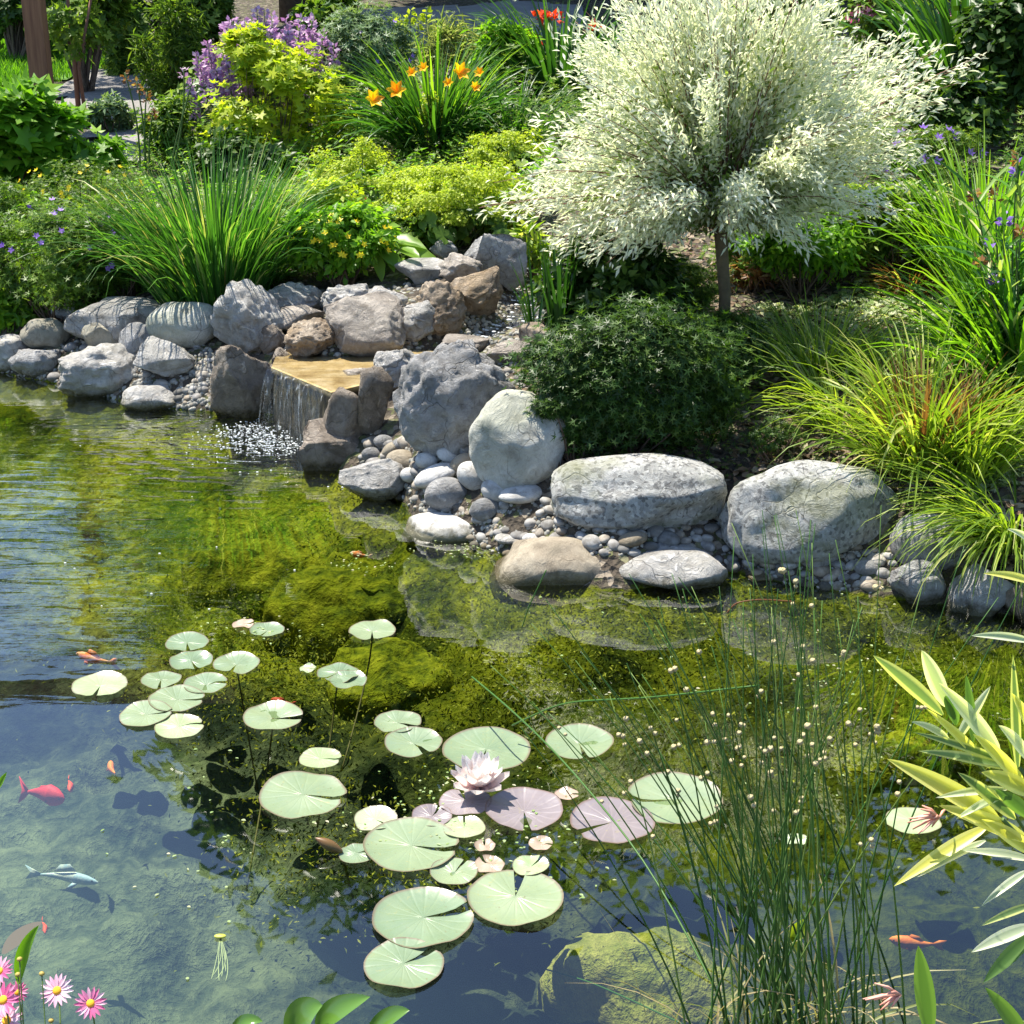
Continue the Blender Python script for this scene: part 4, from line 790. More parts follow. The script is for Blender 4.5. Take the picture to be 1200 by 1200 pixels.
# crown outline in the photo: reach in pixels from (845,150) at several directions
def wreach(a):      # a: screen angle degrees, 0 = right, 90 = up
    return np.interp(a % 360, [0, 15, 30, 60, 90, 120, 150, 165, 180, 195, 215, 240, 270, 300, 330, 345, 360], [225, 325, 275, 220, 215, 230, 255, 255, 250, 275, 265, 180, 120, 150, 220, 245, 225])
gl_ = Geo(); gi = Geo(); gw = Geo(); cen = PY(845, 150, WY_); sp_ = pxs(WY_, 160); ccl = []
for k in range(120): ccl.append((rng.uniform(0, 360), rng.uniform(-1, 1), rng.uniform(.5, 1.08) ** .6))
for k in range(1000):
    a, ph, rr_ = ccl[k % 120]; a += rng.normal(0, 4.5); ph = float(np.clip(ph + rng.normal(0, .07), -1, 1)); rr_ = rr_ * rng.uniform(.78, 1.06)
    ca = wreach(a) * sp_ * rr_ * math.sqrt(1 - (ph * .93) ** 2); e = cen + np.array([math.cos(R(a)) * ca, ph * 210 * sp_ * rr_, math.sin(R(a)) * ca])
    st = wt + rng.normal(0, .012, 3); mid = (st + e) / 2 + np.array([0, 0, .10 + .05 * rng.random()]) ; pts = bez(st, mid, e, 12)
    if k % 3 == 0 or rr_ > 1: tube(gw, pts, np.linspace(.0025, .0008, 12), 4)
    n = 58; t = rng.uniform(.28, 1., n); Pn = np.array([np.interp(t, np.linspace(0, 1, 12), pts[:, j]) for j in range(3)]).T
    tg = unit(pts[-1] - pts[-4]); dd = unit(tg + rdir(n) * .75); off = rng.normal(0, .016, (n, 3)); nn = unit(rdir(n) + [0, -.2, .6])
    nn = unit(unit(Pn - cen) * .6 + rdir(n) * .6 + np.array([0, -.25, .8])); leaves(gl_, Pn + off, dd, nn, rng.uniform(.02, .042, n), rng.uniform(.006, .0105, n), 'fold', np.clip(rng.random(n) * .8 + .25 * (t - .3), 0, 1))
    n = 8; t = rng.uniform(.15, .7, n); Pn = np.array([np.interp(t, np.linspace(0, 1, 12), pts[:, j]) for j in range(3)]).T
    leaves(gi, Pn + rng.normal(0, .02, (n, 3)), unit(tg + rdir(n)), rdir(n), .035, .011)
part(gl_, 'crown', M['willow'], root); part(gi, 'inner_leaves', M['wgreen'], root); part(gw, 'branches', M['redtwig'], root)
g = Geo(); 
# ---- far background
def tree(label, x, y, z0, rad, trunk, n, L, mat='dark', clumps=70, tpl='fold', name='tree', group='trees behind the garden'):
    zg = float(H(x, y)); root = thing(name, label, 'tree', (x, y, zg), group); c = np.array([x, y, z0]); g = Geo(); cc = leafcloud(g, c, rad, n, clumps, L, L * .5, tpl, .34, .35, .5, .9); part(g, 'crown', M[mat], root)
    g = Geo(); tube(g, [(x, y, zg - .1), (x + .03, y, (zg + z0) / 2), (x, y, z0 + rad[2] * .5)], [trunk, trunk * .8, trunk * .35], 10)
    for q in cc[:22]: tube(g, bez((x, y, z0 - rad[2] * .5), (np.array([x, y, z0]) + q) / 2, q, 6), np.linspace(trunk * .35, trunk * .08, 6), 5)
    part(g, 'trunk', M['bark'], root)
tree('tall dark tree behind the purple flower spikes', -1.9, 14.2, 5.3, (1.8, 1.4, 3.0), .16, 15000, .24)
tree('broad tree behind the daylilies and terrace', 0.3, 15.6, 5.6, (2.6, 1.8, 3.2), .2, 13000, .24, 'mid')
tree('broad tree behind the willow crown', 3.2, 14.6, 5.0, (2.7, 1.8, 3.1), .2, 13000, .24)
tree('tree cut by the right edge behind the dark strap leaves', 6.6, 13.5, 3.4, (2.4, 1.6, 2.6), .18, 7000, .17)
tree('low dark tree over the lawn at the far left', -5.3, 15.5, 2.7, (1.8, 1.3, 1.8), .14, 5000, .15)
tree('low dark tree at the left edge behind the lawn', -9.6, 15.0, 2.2, (1.9, 1.3, 1.6), .14, 5000, .15)
for k, (x, lab) in enumerate([(-7.6, 'clipped hedge along the back of the lawn'), (-3.2, 'dark hedge behind the feathery shrub'), (5.5, 'dark hedge behind the willow')]):
    y = 15.2 if k == 0 else 12.6 if k == 1 else 11.2; root = thing('hedge', lab, 'hedge', (x, y, H(x, y)), 'hedges at the back'); g = Geo(); wdt = (4.2, .95, 3.4)[k]
    leafcloud(g, (x, y, 1.5), (wdt, .5, .85), 6500 if k != 1 else 2500, 90, .10, .06, 'fold', .22, .3, .5, 1.); part(g, 'foliage', M['dark'], root)
    g = Geo()
    for j in range(6): xx = x + (j - 2.5) * wdt * .3; tube(g, [(xx, y, .8), (xx, y, 1.9)], .03, 6)
    part(g, 'stems', M['bark'], root)
# house corner
def box(g, a, b):
    (x0, y0, z0), (x1, y1, z1) = a, b; g.add([(x, y, z) for z in (z0, z1) for y in (y0, y1) for x in (x0, x1)], q=[(0, 2, 3, 1), (4, 5, 7, 6), (0, 1, 5, 4), (2, 6, 7, 3), (0, 4, 6, 2), (1, 3, 7, 5)])
root = thing('house', 'pale grey rendered house wall glimpsed behind the purple flowers', 'house', (-.9, 17.5, 1.0)); g = Geo(); box(g, (-2.9, 17.5, .6), (4.5, 20, 3.4)); part(g, 'wall', plain('render', (.34, .36, .40), (.28, .30, .34), .9, 3), root, False)
g = Geo(); box(g, (-3.1, 17.3, 3.4), (4.7, 20.2, 3.55)); part(g, 'roof', plain('roof tile', (.2, .1, .07), None, .8), root, False)
g = Geo(); box(g, (-1.9, 17.46, .95), (-1.0, 17.52, 3.0)); part(g, 'door', plain('dark door', (.04, .035, .03), None, .5), root, False)
for i in range(3):
    g = Geo(); box(g, (.2 + i * 1.3, 17.45, 1.6), (1.0 + i * 1.3, 17.52, 2.7)); f = part(g, 'window', plain('window frame', (.5, .5, .48), None, .5), root, False); g = Geo(); box(g, (.26 + i * 1.3, 17.43, 1.66), (.94 + i * 1.3, 17.47, 2.64)); part(g, 'pane', plain('pane', (.03, .04, .05), None, .1), f, False)
# wooden post
pb = PY(50, 104, 9.4); zb_ = float(H(pb[0], 9.4)); g = Geo(); hwp = 11 * pxs(9.4, 50); box(g, (pb[0] - hwp, 9.4 - hwp, zb_ - .1), (pb[0] + hwp, 9.4 + hwp, 3.1))
m, n, out = newmat('stained timber'); mp = N_(n, 'Mapping'); mp.inputs['Scale'].default_value = (1, 1, .06); n.links.new(N_(n, 'NewGeometry').outputs['Position'], mp.inputs[0]); nz = noise(n, 45, 5, .6, vec=mp.outputs[0]); p = N_(n, 'BsdfPrincipled', Roughness=.7)
n.links.new(ramp(n, nz, [(.35, (.13, .05, .025)), (.65, (.24, .11, .055))]), p.inputs['Base Color']); n.links.new(bump(n, nz, .3, .01), p.inputs['Normal']); n.links.new(p.outputs[0], out.inputs[0])
root = thing('pergola_post', 'square brown timber post rising out of the bushes at the upper left', 'post', (pb[0], 9.4, zb_)); part(g, 'post', m, root, False)
g = Geo(); box(g, (-6.2, 9.33, 3.1), (-1.9, 9.47, 3.28)); part(g, 'beam', m, root, False)
# lawn grass
def grasspatch(name, poly, n, L, W, mat, lean=(0, .4), droop=(.1, .7), seg=4):
    pl = np.array([G(x, y)[:2] for x, y in poly]); x0, y0 = pl.min(0); x1, y1 = pl.max(0); X = rng.uniform(x0, x1, n * 4); Y = rng.uniform(y0, y1, n * 4); k = inpoly(X, Y, pl); X = X[k][:n]; Y = Y[k][:n]; N = len(X)
    g = Geo(); blades(g, np.stack([X, Y, H(X, Y)], 1), rng.uniform(0, 6.28, N), rng.uniform(*lean, N), rng.uniform(.6, 1.2, N) * L, W, rng.uniform(*droop, N), seg); o = g.obj(name, M[mat]); o['kind'] = 'stuff'
M['lawn'] = leafmat('lawn grass', [(0, (.06, .16, .015)), (.6, (.10, .26, .02)), (1, (.2, .36, .04))], .5)
grasspatch('grass', [(-200, 98), (-150, 30), (150, 30), (175, 78), (100, 88), (40, 104)], 16000, .12, .008, 'lawn')
# ---- ground cover and litter
def scatter(name, poly, n, L, W, tpl, mat, hgt=.03, patch=0., kind='stuff', up=1.2):
    pl = np.array(poly, float); xs, ys = pl[:, 0], pl[:, 1]; px = rng.uniform(xs.min(), xs.max(), n * 3); py = rng.uniform(ys.min(), ys.max(), n * 3); k = inpoly(px, py, pl); px, py = px[k][:n], py[k][:n]
    # pixel points to ground points through a coarse lookup
    gxs = np.linspace(xs.min(), xs.max(), 16); gys = np.linspace(ys.min(), ys.max(), 22); T = np.array([[G(a, b)[:2] for b in gys] for a in gxs]); fx = (px - gxs[0]) / (gxs[1] - gxs[0]); fy = (py - gys[0]) / (gys[1] - gys[0])
    i = np.clip(fx.astype(int), 0, 14); j = np.clip(fy.astype(int), 0, 20); fx = (fx - i)[:, None]; fy = (fy - j)[:, None]
    W2 = T[i, j] * (1 - fx) * (1 - fy) + T[i + 1, j] * fx * (1 - fy) + T[i, j + 1] * (1 - fx) * fy + T[i + 1, j + 1] * fx * fy
    if patch: k = vn(xyz(W2[:, 0] * 3, W2[:, 1] * 3), 77) > patch; W2 = W2[k]
    N = len(W2); hh = hgt * (.4 + .8 * rng.random(N)) * (1 + .8 * vn(xyz(W2[:, 0] * 5, W2[:, 1] * 5), 78)); p = np.stack([W2[:, 0], W2[:, 1], H(W2[:, 0], W2[:, 1]) + hh], 1)
    nn = unit(rdir(N) * .6 + [0, -.1, up]); g = Geo(); leaves(g, p, np.cross(nn, rdir(N)), nn, rng.uniform(.7, 1.3, N) * L, rng.uniform(.7, 1.3, N) * W, tpl); o = g.obj(name, M[mat]); o['kind'] = kind; return o
BANK = [(620, 520), (600, 440), (680, 330), (660, 260), (1200, 240), (1400, 300), (1400, 720), (1100, 660), (1040, 580), (860, 560), (680, 560)]
scatter('leaf_litter', BANK, 9000, .035, .02, 'oval', 'litter', .006)
scatter('ground_cover', [(880, 420), (860, 360), (900, 250), (1200, 230), (1200, 560), (1150, 600), (1050, 560), (1000, 500)], 9000, .028, .022, 'round', 'cream', .03, -.15)
scatter('ground_cover', BANK, 7000, .026, .018, 'cut', 'mid', .035, .05)
LB = [(-300, 400), (-300, 160), (60, 160), (105, 212), (215, 200), (255, 125), (600, 120), (660, 200), (640, 260), (480, 310), (420, 330), (250, 345), (60, 350), (0, 380)]
scatter('ground_cover', LB, 60000, .05, .035, 'cut', 'mid', .10, -.6)
scatter('ground_cover', LB, 16000, .045, .015, 'fold', 'bright', .12, 0.)
scatter('ground_cover', [(380, 60), (900, 60), (1300, 60), (1300, 240), (380, 200)], 22000, .06, .04, 'cut', 'mid', .2, -.5)
scatter('leaf_litter', LB, 5000, .035, .02, 'oval', 'litter', .006)
# ---- left border
Pp = 'plants in the border'
shrub('geranium_bush', 'low geranium bush with small purple flowers above the left bank rocks', 'bush', 60, 295, 112, 78, 378, 5200, .045, .045, 'cut', 'geran', 45, .7, flowers=[('purple', 20, .038, 'f', 'flower')])
shrub('geranium_bush', 'geranium bush between the vine and the tall grass clump', 'bush', 150, 290, 62, 62, 350, 2600, .04, .04, 'cut', 'geran', 30, .7, flowers=[('purple', 9, .036, 'f', 'flower'), ('yellow', 5, .022, 'f', 'yellow_flower')])
shrub('leafy_weed', 'bright little leafy plant at the left edge by the olive stone', 'plant', 14, 362, 30, 24, 386, 420, .06, .02, 'fold', 'bright', 12, .8)
shrub('geranium_bush', 'purple dotted bush cut by the left edge', 'bush', -30, 250, 70, 50, 300, 2200, .045, .045, 'cut', 'geran', 30, flowers=[('purple', 9, .038, 'f', 'flower')])
shrub('vine', 'vine with big lobed bright leaves at the upper left', 'vine', 22, 170, 92, 72, 240, 420, .20, .19, 'maple', 'bright', 36, .6, up=.9, stem='twig', srad=.006)
shrub('vine', 'single leafy vine shoot reaching right below the gravel path', 'vine', 95, 190, 52, 40, 230, 120, .14, .13, 'maple', 'bright', 14, .6, up=.9)
shrub('tickseed_plant', 'loose plant with little yellow flowers right of the vine', 'plant', 95, 222, 80, 46, 268, 1700, .035, .02, 'cut', 'mid', 26, .7, flowers=[('yellow', 26, .032, 'f', 'yellow_flower')])
tuft('sedge_clump', 'tall dense green grass clump over the greenish block', 'grass clump', 255, 352, 64, 1300, .62, .0095, 'blade', (.02, .55), (.15, 1.25))
tuft('sedge_clump', 'arching grey green grass blades leaning left out of the clump', 'grass clump', 190, 335, 26, 240, .62, .008, 'blade', (.3, .8), (.7, 1.5), azc=185, azs=35)
# purple spikes, tall stems
r = thing('betony', 'tall mauve flower spikes behind the golden maple', 'flowering plant', G(300, 165), Pp); rb = np.array(r.location)
for k in range(62):
    lo = k % 3 == 0; px = random.gauss(256, 12) if lo else random.uniform(262, 394); py = random.uniform(50, 135) if lo else random.uniform(8, 66); t = PY(px, py, rb[1] + random.uniform(-.25, .2)); b = np.array([t[0] * .8 + rb[0] * .2, t[1], H(t[0], t[1])]); spike(r, b, t, 90, .034, 'mauve', rad=.004, frac=.5)
g = Geo(); leafcloud(g, rb + [-.02, .25, .26], (.42, .22, .22), 1600, 26, .07, .03, 'fold'); part(g, 'foliage', M['grey'], r)
shrub('golden_maple', 'glowing yellow green maple shrub in the middle of the left border', 'shrub', 325, 128, 92, 78, 196, 1100, .085, .085, 'maple', 'gold', 34, .8, up=.9, spread=.3)
shrub('golden_maple', 'upright tip of the yellow maple reaching over the mauve spikes', 'shrub', 290, 72, 44, 40, 196, 420, .085, .085, 'maple', 'gold', 10, .8, up=.9)
shrub('dark_shrub', 'dark leafy shrub in shade under the golden maple', 'shrub', 300, 185, 70, 36, 222, 1800, .05, .03, 'fold', 'dark', 24)
# feathery shrub and tall stems
shrub('feathery_shrub', 'fine leaved green shrub with tall thin stems left of the mauve spikes', 'shrub', 196, 55, 44, 66, 140, 2600, .075, .008, 'fold', 'mid', 22, .8, up=.1)
shrub('grey_leaf_shrub', 'small leaved green shrub between the path and the golden maple', 'shrub', 205, 152, 46, 40, 200, 2600, .05, .016, 'fold', 'mid', 30, .7)
shrub('rounded_bush', 'rounded grey green bush at the edge of the gravel path', 'bush', 132, 136, 28, 20, 160, 900, .05, .02, 'fold', 'grey', 16)
r = thing('seed_stems', 'tall dark seed stems with brown pods above the grass clump', 'plant', G(168, 215), Pp); rb = np.array(r.location)
for px, py in [(146, 85), (160, 95), (172, 108), (226, 95), (215, 78), (180, 130)]:
    t = PY(px, py, rb[1]); b = np.array([rb[0] + (t[0] - rb[0]) * .5 + random.uniform(-.02, .02), rb[1], rb[2]]); spike(r, b, t, 14, .028, 'rustg' if px < 200 else 'mauve', 'seed_head', 'stem', .1, .006)
# thin sapling by the path
r = thing('sapling', 'thin young tree with few leaves beside the gravel path', 'tree', G(93, 136)); rb = np.array(r.location); g = Geo(); tube(g, [rb, PY(86, 60, rb[1]), PY(76, -30, rb[1])], [.018, .014, .01], 7); tube(g, [rb + [.04, 0, 0], PY(92, 80, rb[1]), PY(110, -20, rb[1])], [.014, .01, .008], 7); part(g, 'trunk', M['redtwig'], r)
g = Geo(); leafcloud(g, PY(85, 20, rb[1]), (.25, .2, .5), 160, 14, .11, .10, 'maple', up=.4); part(g, 'crown', M['mid'], r)
for cx, cy, rx, ry, Y, lab in [(95, 5, 60, 45, 10.6, 'leafy branch screen hanging over the path at the top left'), (150, 50, 30, 60, 11.4, 'dark leafy young tree right of the timber post'), (235, 30, 50, 60, 11.8, 'dark bushy tree left of the house wall'), (15, -5, 50, 40, 12, 'dark tree cut by the top left corner')]:
    shrub('small_tree', lab, 'tree', cx, cy, rx, ry, 0, 2200, .12, .10, 'maple', 'dark' if Y > 11.9 else 'mid', 30, .8, Y=Y, srad=.013, stem='bark', group='small trees at the top left', flatbot=1.)
g = Geo(); b = PY(127, 82, 12.2); z = float(H(b[0], 12.2)); tube(g, [(b[0], 12.2, z - .1), (b[0] + .02, 12.2, 2), (b[0] - .05, 12.2, 3.6)], [.09, .08, .05], 10); r = thing('tree', 'bare dark tree trunk standing on the lawn edge beside the path', 'tree', (b[0], 12.2, z)); part(g, 'trunk', M['bark'], r)
g = Geo(); leafcloud(g, (b[0], 12.2, 3.6), (1.1, .9, .8), 2600, 34, .12, .1, 'maple', flatbot=1.); part(g, 'crown', M['mid'], r)
# monkshood like plant
shrub('monkshood', 'tall cut leaved plant behind the daylilies', 'plant', 430, 65, 60, 58, 150, 3200, .075, .07, 'cut', 'grey', 34, .7, flowers=[('purple', 5, .04, 'f', 'flower')])
shrub('monkshood', 'cut leaved plant between the golden maple and the daylilies', 'plant', 395, 120, 34, 40, 180, 1200, .065, .06, 'cut', 'mid', 18)
r = thing('yellow_spikes', 'pale yellow flower spikes at the top above the cut leaves', 'flowering plant', G(440, 110), Pp); rb = np.array(r.location)
for px in (398, 412, 425, 462, 470, 480, 490, 500): t = PY(px, random.uniform(2, 26), rb[1] + .4); spike(r, np.array([t[0], t[1], H(t[0], t[1])]), t, 26, .04, 'lime', rad=.004, frac=.25)
shrub('pink_haze_grass', 'wispy yellow brown grass heads behind the daylilies', 'grass', 545, 62, 62, 34, 110, 1400, .10, .005, 'fold', 'cream', 26, .7, up=.1)
# daylilies
r = tuft('daylily', 'daylily clump with orange flowers in the middle of the border', 'flowering plant', 510, 185, 34, 480, .64, .018, 'strap', (.1, .75), (.5, 1.5)); rb = np.array(r.location)
tuft('', '', '', 510, 185, 26, 160, .7, .016, 'bright', (.05, .5), (.3, 1.), part_='young_blades', root=r)
for px, py in [(437, 118), (465, 108), (483, 86), (538, 86), (526, 98), (556, 103), (563, 86), (497, 80)]:
    t = PY(px, py, rb[1] + random.uniform(-.5, -.3)); b = np.array([rb[0] + (t[0] - rb[0]) * .3, rb[1], rb[2]]); g = Geo(); tube(g, bez(b, (b + t) / 2 + [0, 0, .05], t), .003, 5); part(g, 'flower_stem', M['stem'], r)
    g = Geo(); ax = unit([random.uniform(-.5, .5), -.8, .5]); k = 6; sd = unit(np.cross(ax, [0, 0, 1.])); u2 = np.cross(sd, ax); aa = np.arange(k) * 2 * np.pi / k; dd = unit(ax * .8 + sd * np.cos(aa)[:, None] + u2 * np.sin(aa)[:, None])
    sz = .062 if px in (437, 465, 538) else .036; leaves(g, np.tile(t, (k, 1)), dd, unit(ax - dd * .5), sz, sz * .5, 'oval'); part(g, 'flower', M['orange'], r)
shrub('lime_euphorbia', 'lime green flower spray in front of the daylily blades', 'flowering plant', 505, 135, 22, 30, 195, 800, .02, .02, 'flower', 'lime', 16, .6)
# lady's mantle
for cx, cy, rx, ry, by, n_, lab in [(415, 206, 58, 40, 250, 5200, 'frothy lime flower mound right of the tall grass clump'), (540, 236, 90, 46, 288, 11000, 'biggest frothy lime flower mound over the stream rocks'), (595, 180, 50, 32, 215, 3600, 'frothy lime mound tucked beside the willow crown'), (480, 230, 44, 34, 262, 3400, 'small frothy lime mound left of the biggest one')]:
    r = shrub('ladys_mantle', lab, 'flowering plant', cx, cy, rx, ry, by, n_, .017, .017, 'flower', 'lime', 60, .8, spread=.24, stem='stem', flatbot=.5, group='lime flower mounds')
    g = Geo(); c = PY(cx, cy + ry * .55, np.array(r.location)[1]); leafcloud(g, c, (rx * .0032, .2, .08), 260, 24, .09, .09, 'round', up=1.); part(g, 'leaves', M['mid'], r)
shrub('yellow_loosestrife', 'yellow flowered leafy plant over the middle rocks', 'flowering plant', 400, 285, 66, 46, 345, 2600, .04, .022, 'fold', 'bright', 36, .7, flowers=[('yellow', 38, .034, 'f', 'flower')])
shrub('yellow_loosestrife', 'pale budded yellow stems between the grass clump and lime mound', 'flowering plant', 395, 240, 40, 30, 290, 1100, .03, .018, 'fold', 'lime', 22, .7, flowers=[('yellow', 12, .026, 'f', 'flower'), ('redf', 5, .015, 'f', 'bud')])
def bigleaves(name, label, base, lst, mat, W=.4, cat='plant', group=Pp, tpl='oval'):
    r = thing(name, label, cat, base, group); b = np.array(r.location)
    for (x0, y0, x1, y1, yo) in lst:
        a = PY(x0, y0, b[1] + yo); c = PY(x1, y1, b[1] + yo - .08); L = np.linalg.norm(c - a); g = Geo(); nn = unit([random.uniform(-.2, .2), -.35, 1]); leaves(g, [a], [c - a], [nn], [L], [L * W], tpl); part(g, 'leaf', M[mat], r)
        g = Geo(); tube(g, bez(b, (a + b) / 2 + [0, 0, .03], a), .003, 5); part(g, 'leaf_stalk', M['stem'], r)
    return r
bigleaves('hosta', 'hosta with broad pointed light green leaves above the topmost brown rock', G(455, 320), [(452, 285, 520, 312, 0), (445, 280, 500, 288, .05), (440, 290, 478, 320, -.05), (430, 275, 468, 262, .05), (425, 280, 392, 262, .05), (440, 295, 448, 330, -.05), (470, 290, 492, 300, -.1), (415, 300, 436, 280, 0), (410, 295, 380, 300, 0), (455, 300, 462, 318, -.05), (436, 270, 455, 246, .1)], 'hosta', .38)
# iris and reddish plant in the stream
tuft('iris', 'upright iris blades growing in the stream', 'plant', 655, 392, 15, 46, .36, .014, 'strap', (0, .22), (0, .25), group='iris in the stream')
tuft('iris', 'small bent iris leaves at the left of the stream iris', 'plant', 628, 398, 8, 12, .36, .012, 'strap', (.1, .35), (.1, .4), azc=160, azs=30, group='iris in the stream')
shrub('reddish_plant', 'pointed orange green leaves rising beside the willow skirt', 'plant', 625, 288, 26, 22, 330, 110, .08, .02, 'fold', 'sedge', 10, .6, up=.2)
shrub('undergrowth', 'leafy undergrowth around the foot of the thin trunk', 'bush', 800, 335, 60, 34, 372, 2400, .04, .03, 'cut', 'mid', 28, .6)
shrub('small_shrub', 'green shrub in front of the house wall beside the mauve spikes', 'shrub', 385, 25, 40, 34, 100, 2200, .07, .04, 'fold', 'mid', 26, .8)
shrub('small_shrub', 'green shrub on the terrace edge behind the daylilies', 'shrub', 590, 60, 40, 28, 120, 1800, .07, .03, 'fold', 'bright', 24, .8)
# low dark bush and neighbours
shrub('cranesbill_bush', 'dark green cut leaved bush spilling over the round boulder', 'bush', 738, 448, 132, 92, 530, 12000, .042, .042, 'cut', 'dark', 40, .55, spread=.36)
shrub('cranesbill_bush', 'light edge sprigs of the dark bush over the long boulder', 'bush', 672, 485, 66, 40, 545, 1500, .032, .03, 'cut', 'dark', 16, .45, spread=.25)
shrub('cranesbill_bush', 'dark cut leaved growth round the willow trunk', 'bush', 835, 405, 84, 52, 470, 4600, .036, .036, 'cut', 'dark', 34, .6)
shrub('undergrowth', 'shaded undergrowth beneath the left side of the willow', 'bush', 722, 340, 92, 56, 395, 4200, .045, .025, 'fold', 'dark', 30, .8)
shrub('undergrowth', 'dark undergrowth right behind the willow trunk', 'bush', 900, 290, 70, 40, 340, 2600, .045, .03, 'cut', 'mid', 30, .8)
shrub('fine_leaf_bush', 'fine feathery light green bush right of the willow trunk', 'bush', 985, 262, 76, 52, 330, 4200, .04, .009, 'fold', 'sedge', 40, .8, up=.1)
shrub('geranium_bush', 'geranium with violet flowers at the right of the willow crown', 'bush', 1080, 185, 70, 46, 250, 3000, .045, .045, 'cut', 'mid', 34, .8, flowers=[('purple', 16, .055, 'f', 'flower')])
shrub('mixed_bush', 'pale leaved bush below the violet flowers', 'bush', 1075, 262, 74, 46, 320, 3000, .035, .018, 'fold', 'cream', 36, .8)
shrub('dry_heather', 'small dry pinkish brown tuft on the litter', 'plant', 1030, 300, 28, 15, 320, 420, .03, .008, 'fold', 'rustg', 12)
tuft('brown_tuft', 'brown green mop of dry grass on the leaf litter', 'grass clump', 1065, 345, 16, 260, .2, .005, 'rustg', (.3, 1.), (.6, 1.6)); tuft('brown_tuft', 'few yellow blades over the dry mop', 'grass clump', 1060, 345, 10, 40, .25, .006, 'sedge', (.3, .9), (.8, 1.8))
shrub('low_plant', 'dark rust leaved plant behind the trunk', 'plant', 880, 320, 36, 20, 345, 300, .04, .012, 'fold', 'rustg', 12)
bigleaves('ligularia', 'big rounded dark green leaves on stalks beside the dark bush', G(848, 520), [(838, 452, 812, 460, 0), (850, 455, 882, 450, 0), (852, 470, 846, 490, -.03), (862, 462, 888, 478, .03), (836, 480, 822, 494, -.05), (846, 446, 850, 428, .05), (872, 448, 896, 440, .06)], 'dark', .95, tpl='round')
M['ligul'] = M['dark']
# back right
tuft('strap_plant', 'tall clump of broad dark green straps at the top right', 'plant', 1130, 150, 40, 260, 1.0, .035, 'strap', (.05, .5), (.3, 1.3))
tuft('strap_plant', 'dark strap leaves with red flowers behind the willow crown', 'plant', 655, 118, 40, 240, .75, .028, 'strap', (.1, .7), (.4, 1.2))
r = thing('crocosmia', 'red flower heads above the dark straps left of the willow top', 'flowering plant', G(660, 110), Pp); rb = np.array(r.location)
for px, py in [(632, 14), (640, 20), (650, 18), (632, 46), (700, 30), (612, 40)]: t = PY(px, py, rb[1]); spike(r, np.array([t[0], rb[1], rb[2]]), t, 12, .05, 'redf', rad=.004, frac=.06)
tuft('strap_plant', 'green grass mound behind the willow left side', 'plant', 600, 175, 36, 300, .5, .012, 'strap', (.2, .9), (.5, 1.4))
shrub('dark_shrub', 'dark shrub filling the top right corner', 'shrub', 1190, 60, 80, 80, 180, 4200, .07, .04, 'fold', 'dark', 40)
shrub('dark_shrub', 'shaded shrub between the strap clump and the willow', 'shrub', 1120, 140, 60, 50, 205, 2200, .06, .04, 'fold', 'dark', 26)
shrub('pink_phlox', 'pink flower heads at the top behind the willow', 'flowering plant', 1055, 20, 60, 40, 120, 1600, .06, .03, 'fold', 'mid', 26, flowers=[('pinkf', 12, .07, 'cluster', 'flower_head')])
shrub('pink_phlox', 'pale pink flower heads above the willow crown', 'flowering plant', 930, 4, 60, 26, 130, 900, .06, .03, 'fold', 'mid', 20, flowers=[('pinkf', 8, .06, 'cluster', 'flower_head')])
# right edge plants
r = tuft('spiderwort', 'tall spiderwort with long strap leaves at the right edge', 'plant', 1195, 470, 46, 460, .62, .014, 'bright', (.1, .8), (.3, 1.3)); rb = np.array(r.location)
for k in range(12):
    t = PY(random.uniform(1140, 1210), random.uniform(170, 330), rb[1] + random.uniform(-.15, .15)); b = np.array([rb[0] + random.uniform(-.08, .08), t[1], rb[2]]); spike(r, b, t, 10, .022, 'rustg' if k % 3 else 'purple', 'flower_bud', 'stem', .06, .004)
    n = 12; tt = rng.uniform(.2, .95, n); q = b + (t - b) * tt[:, None]; g = Geo(); a = rng.uniform(0, 6.28, n); blades(g, q, a, rng.uniform(.5, 1.1, n), rng.uniform(.14, .34, n), .013, rng.uniform(.2, .9, n), 6); part(g, 'leaves', M['blade'], r)
shrub('undergrowth', 'leafy undergrowth at the foot of the spiderwort', 'bush', 1170, 400, 70, 66, 470, 2200, .07, .013, 'fold', 'blade', 30, .7, up=.1)
r = tuft('arching_grass', 'yellow green arching grass clump over the broad speckled boulder', 'grass clump', 1080, 545, 50, 420, .50, .009, 'sedge', (.05, .8), (.6, 1.9))
tuft('', '', '', 1080, 545, 40, 220, .34, .008, 'rustg', (0, .45), (.1, .6), part_='old_blades', root=r)
tuft('arching_grass', 'thin yellow blades arching left from behind the grass clump', 'grass clump', 985, 500, 34, 130, .42, .007, 'sedge', (.3, .9), (.7, 1.6))
tuft('arching_grass', 'rusty tinted grass tuft right of the clump', 'grass clump', 1140, 560, 30, 200, .40, .008, 'sedge', (.1, .7), (.5, 1.5))
tuft('drooping_sedge', 'drooping pale sedge hanging over the rounded rock at the right', 'grass clump', 1190, 625, 34, 300, .42, .0065, 'sedge', (.5, 1.1), (1., 1.9), azc=215, azs=50)
shrub('low_plant', 'small leafy weed on the litter behind the long boulder', 'plant', 905, 505, 40, 22, 540, 500, .03, .02, 'cut', 'dark', 16)

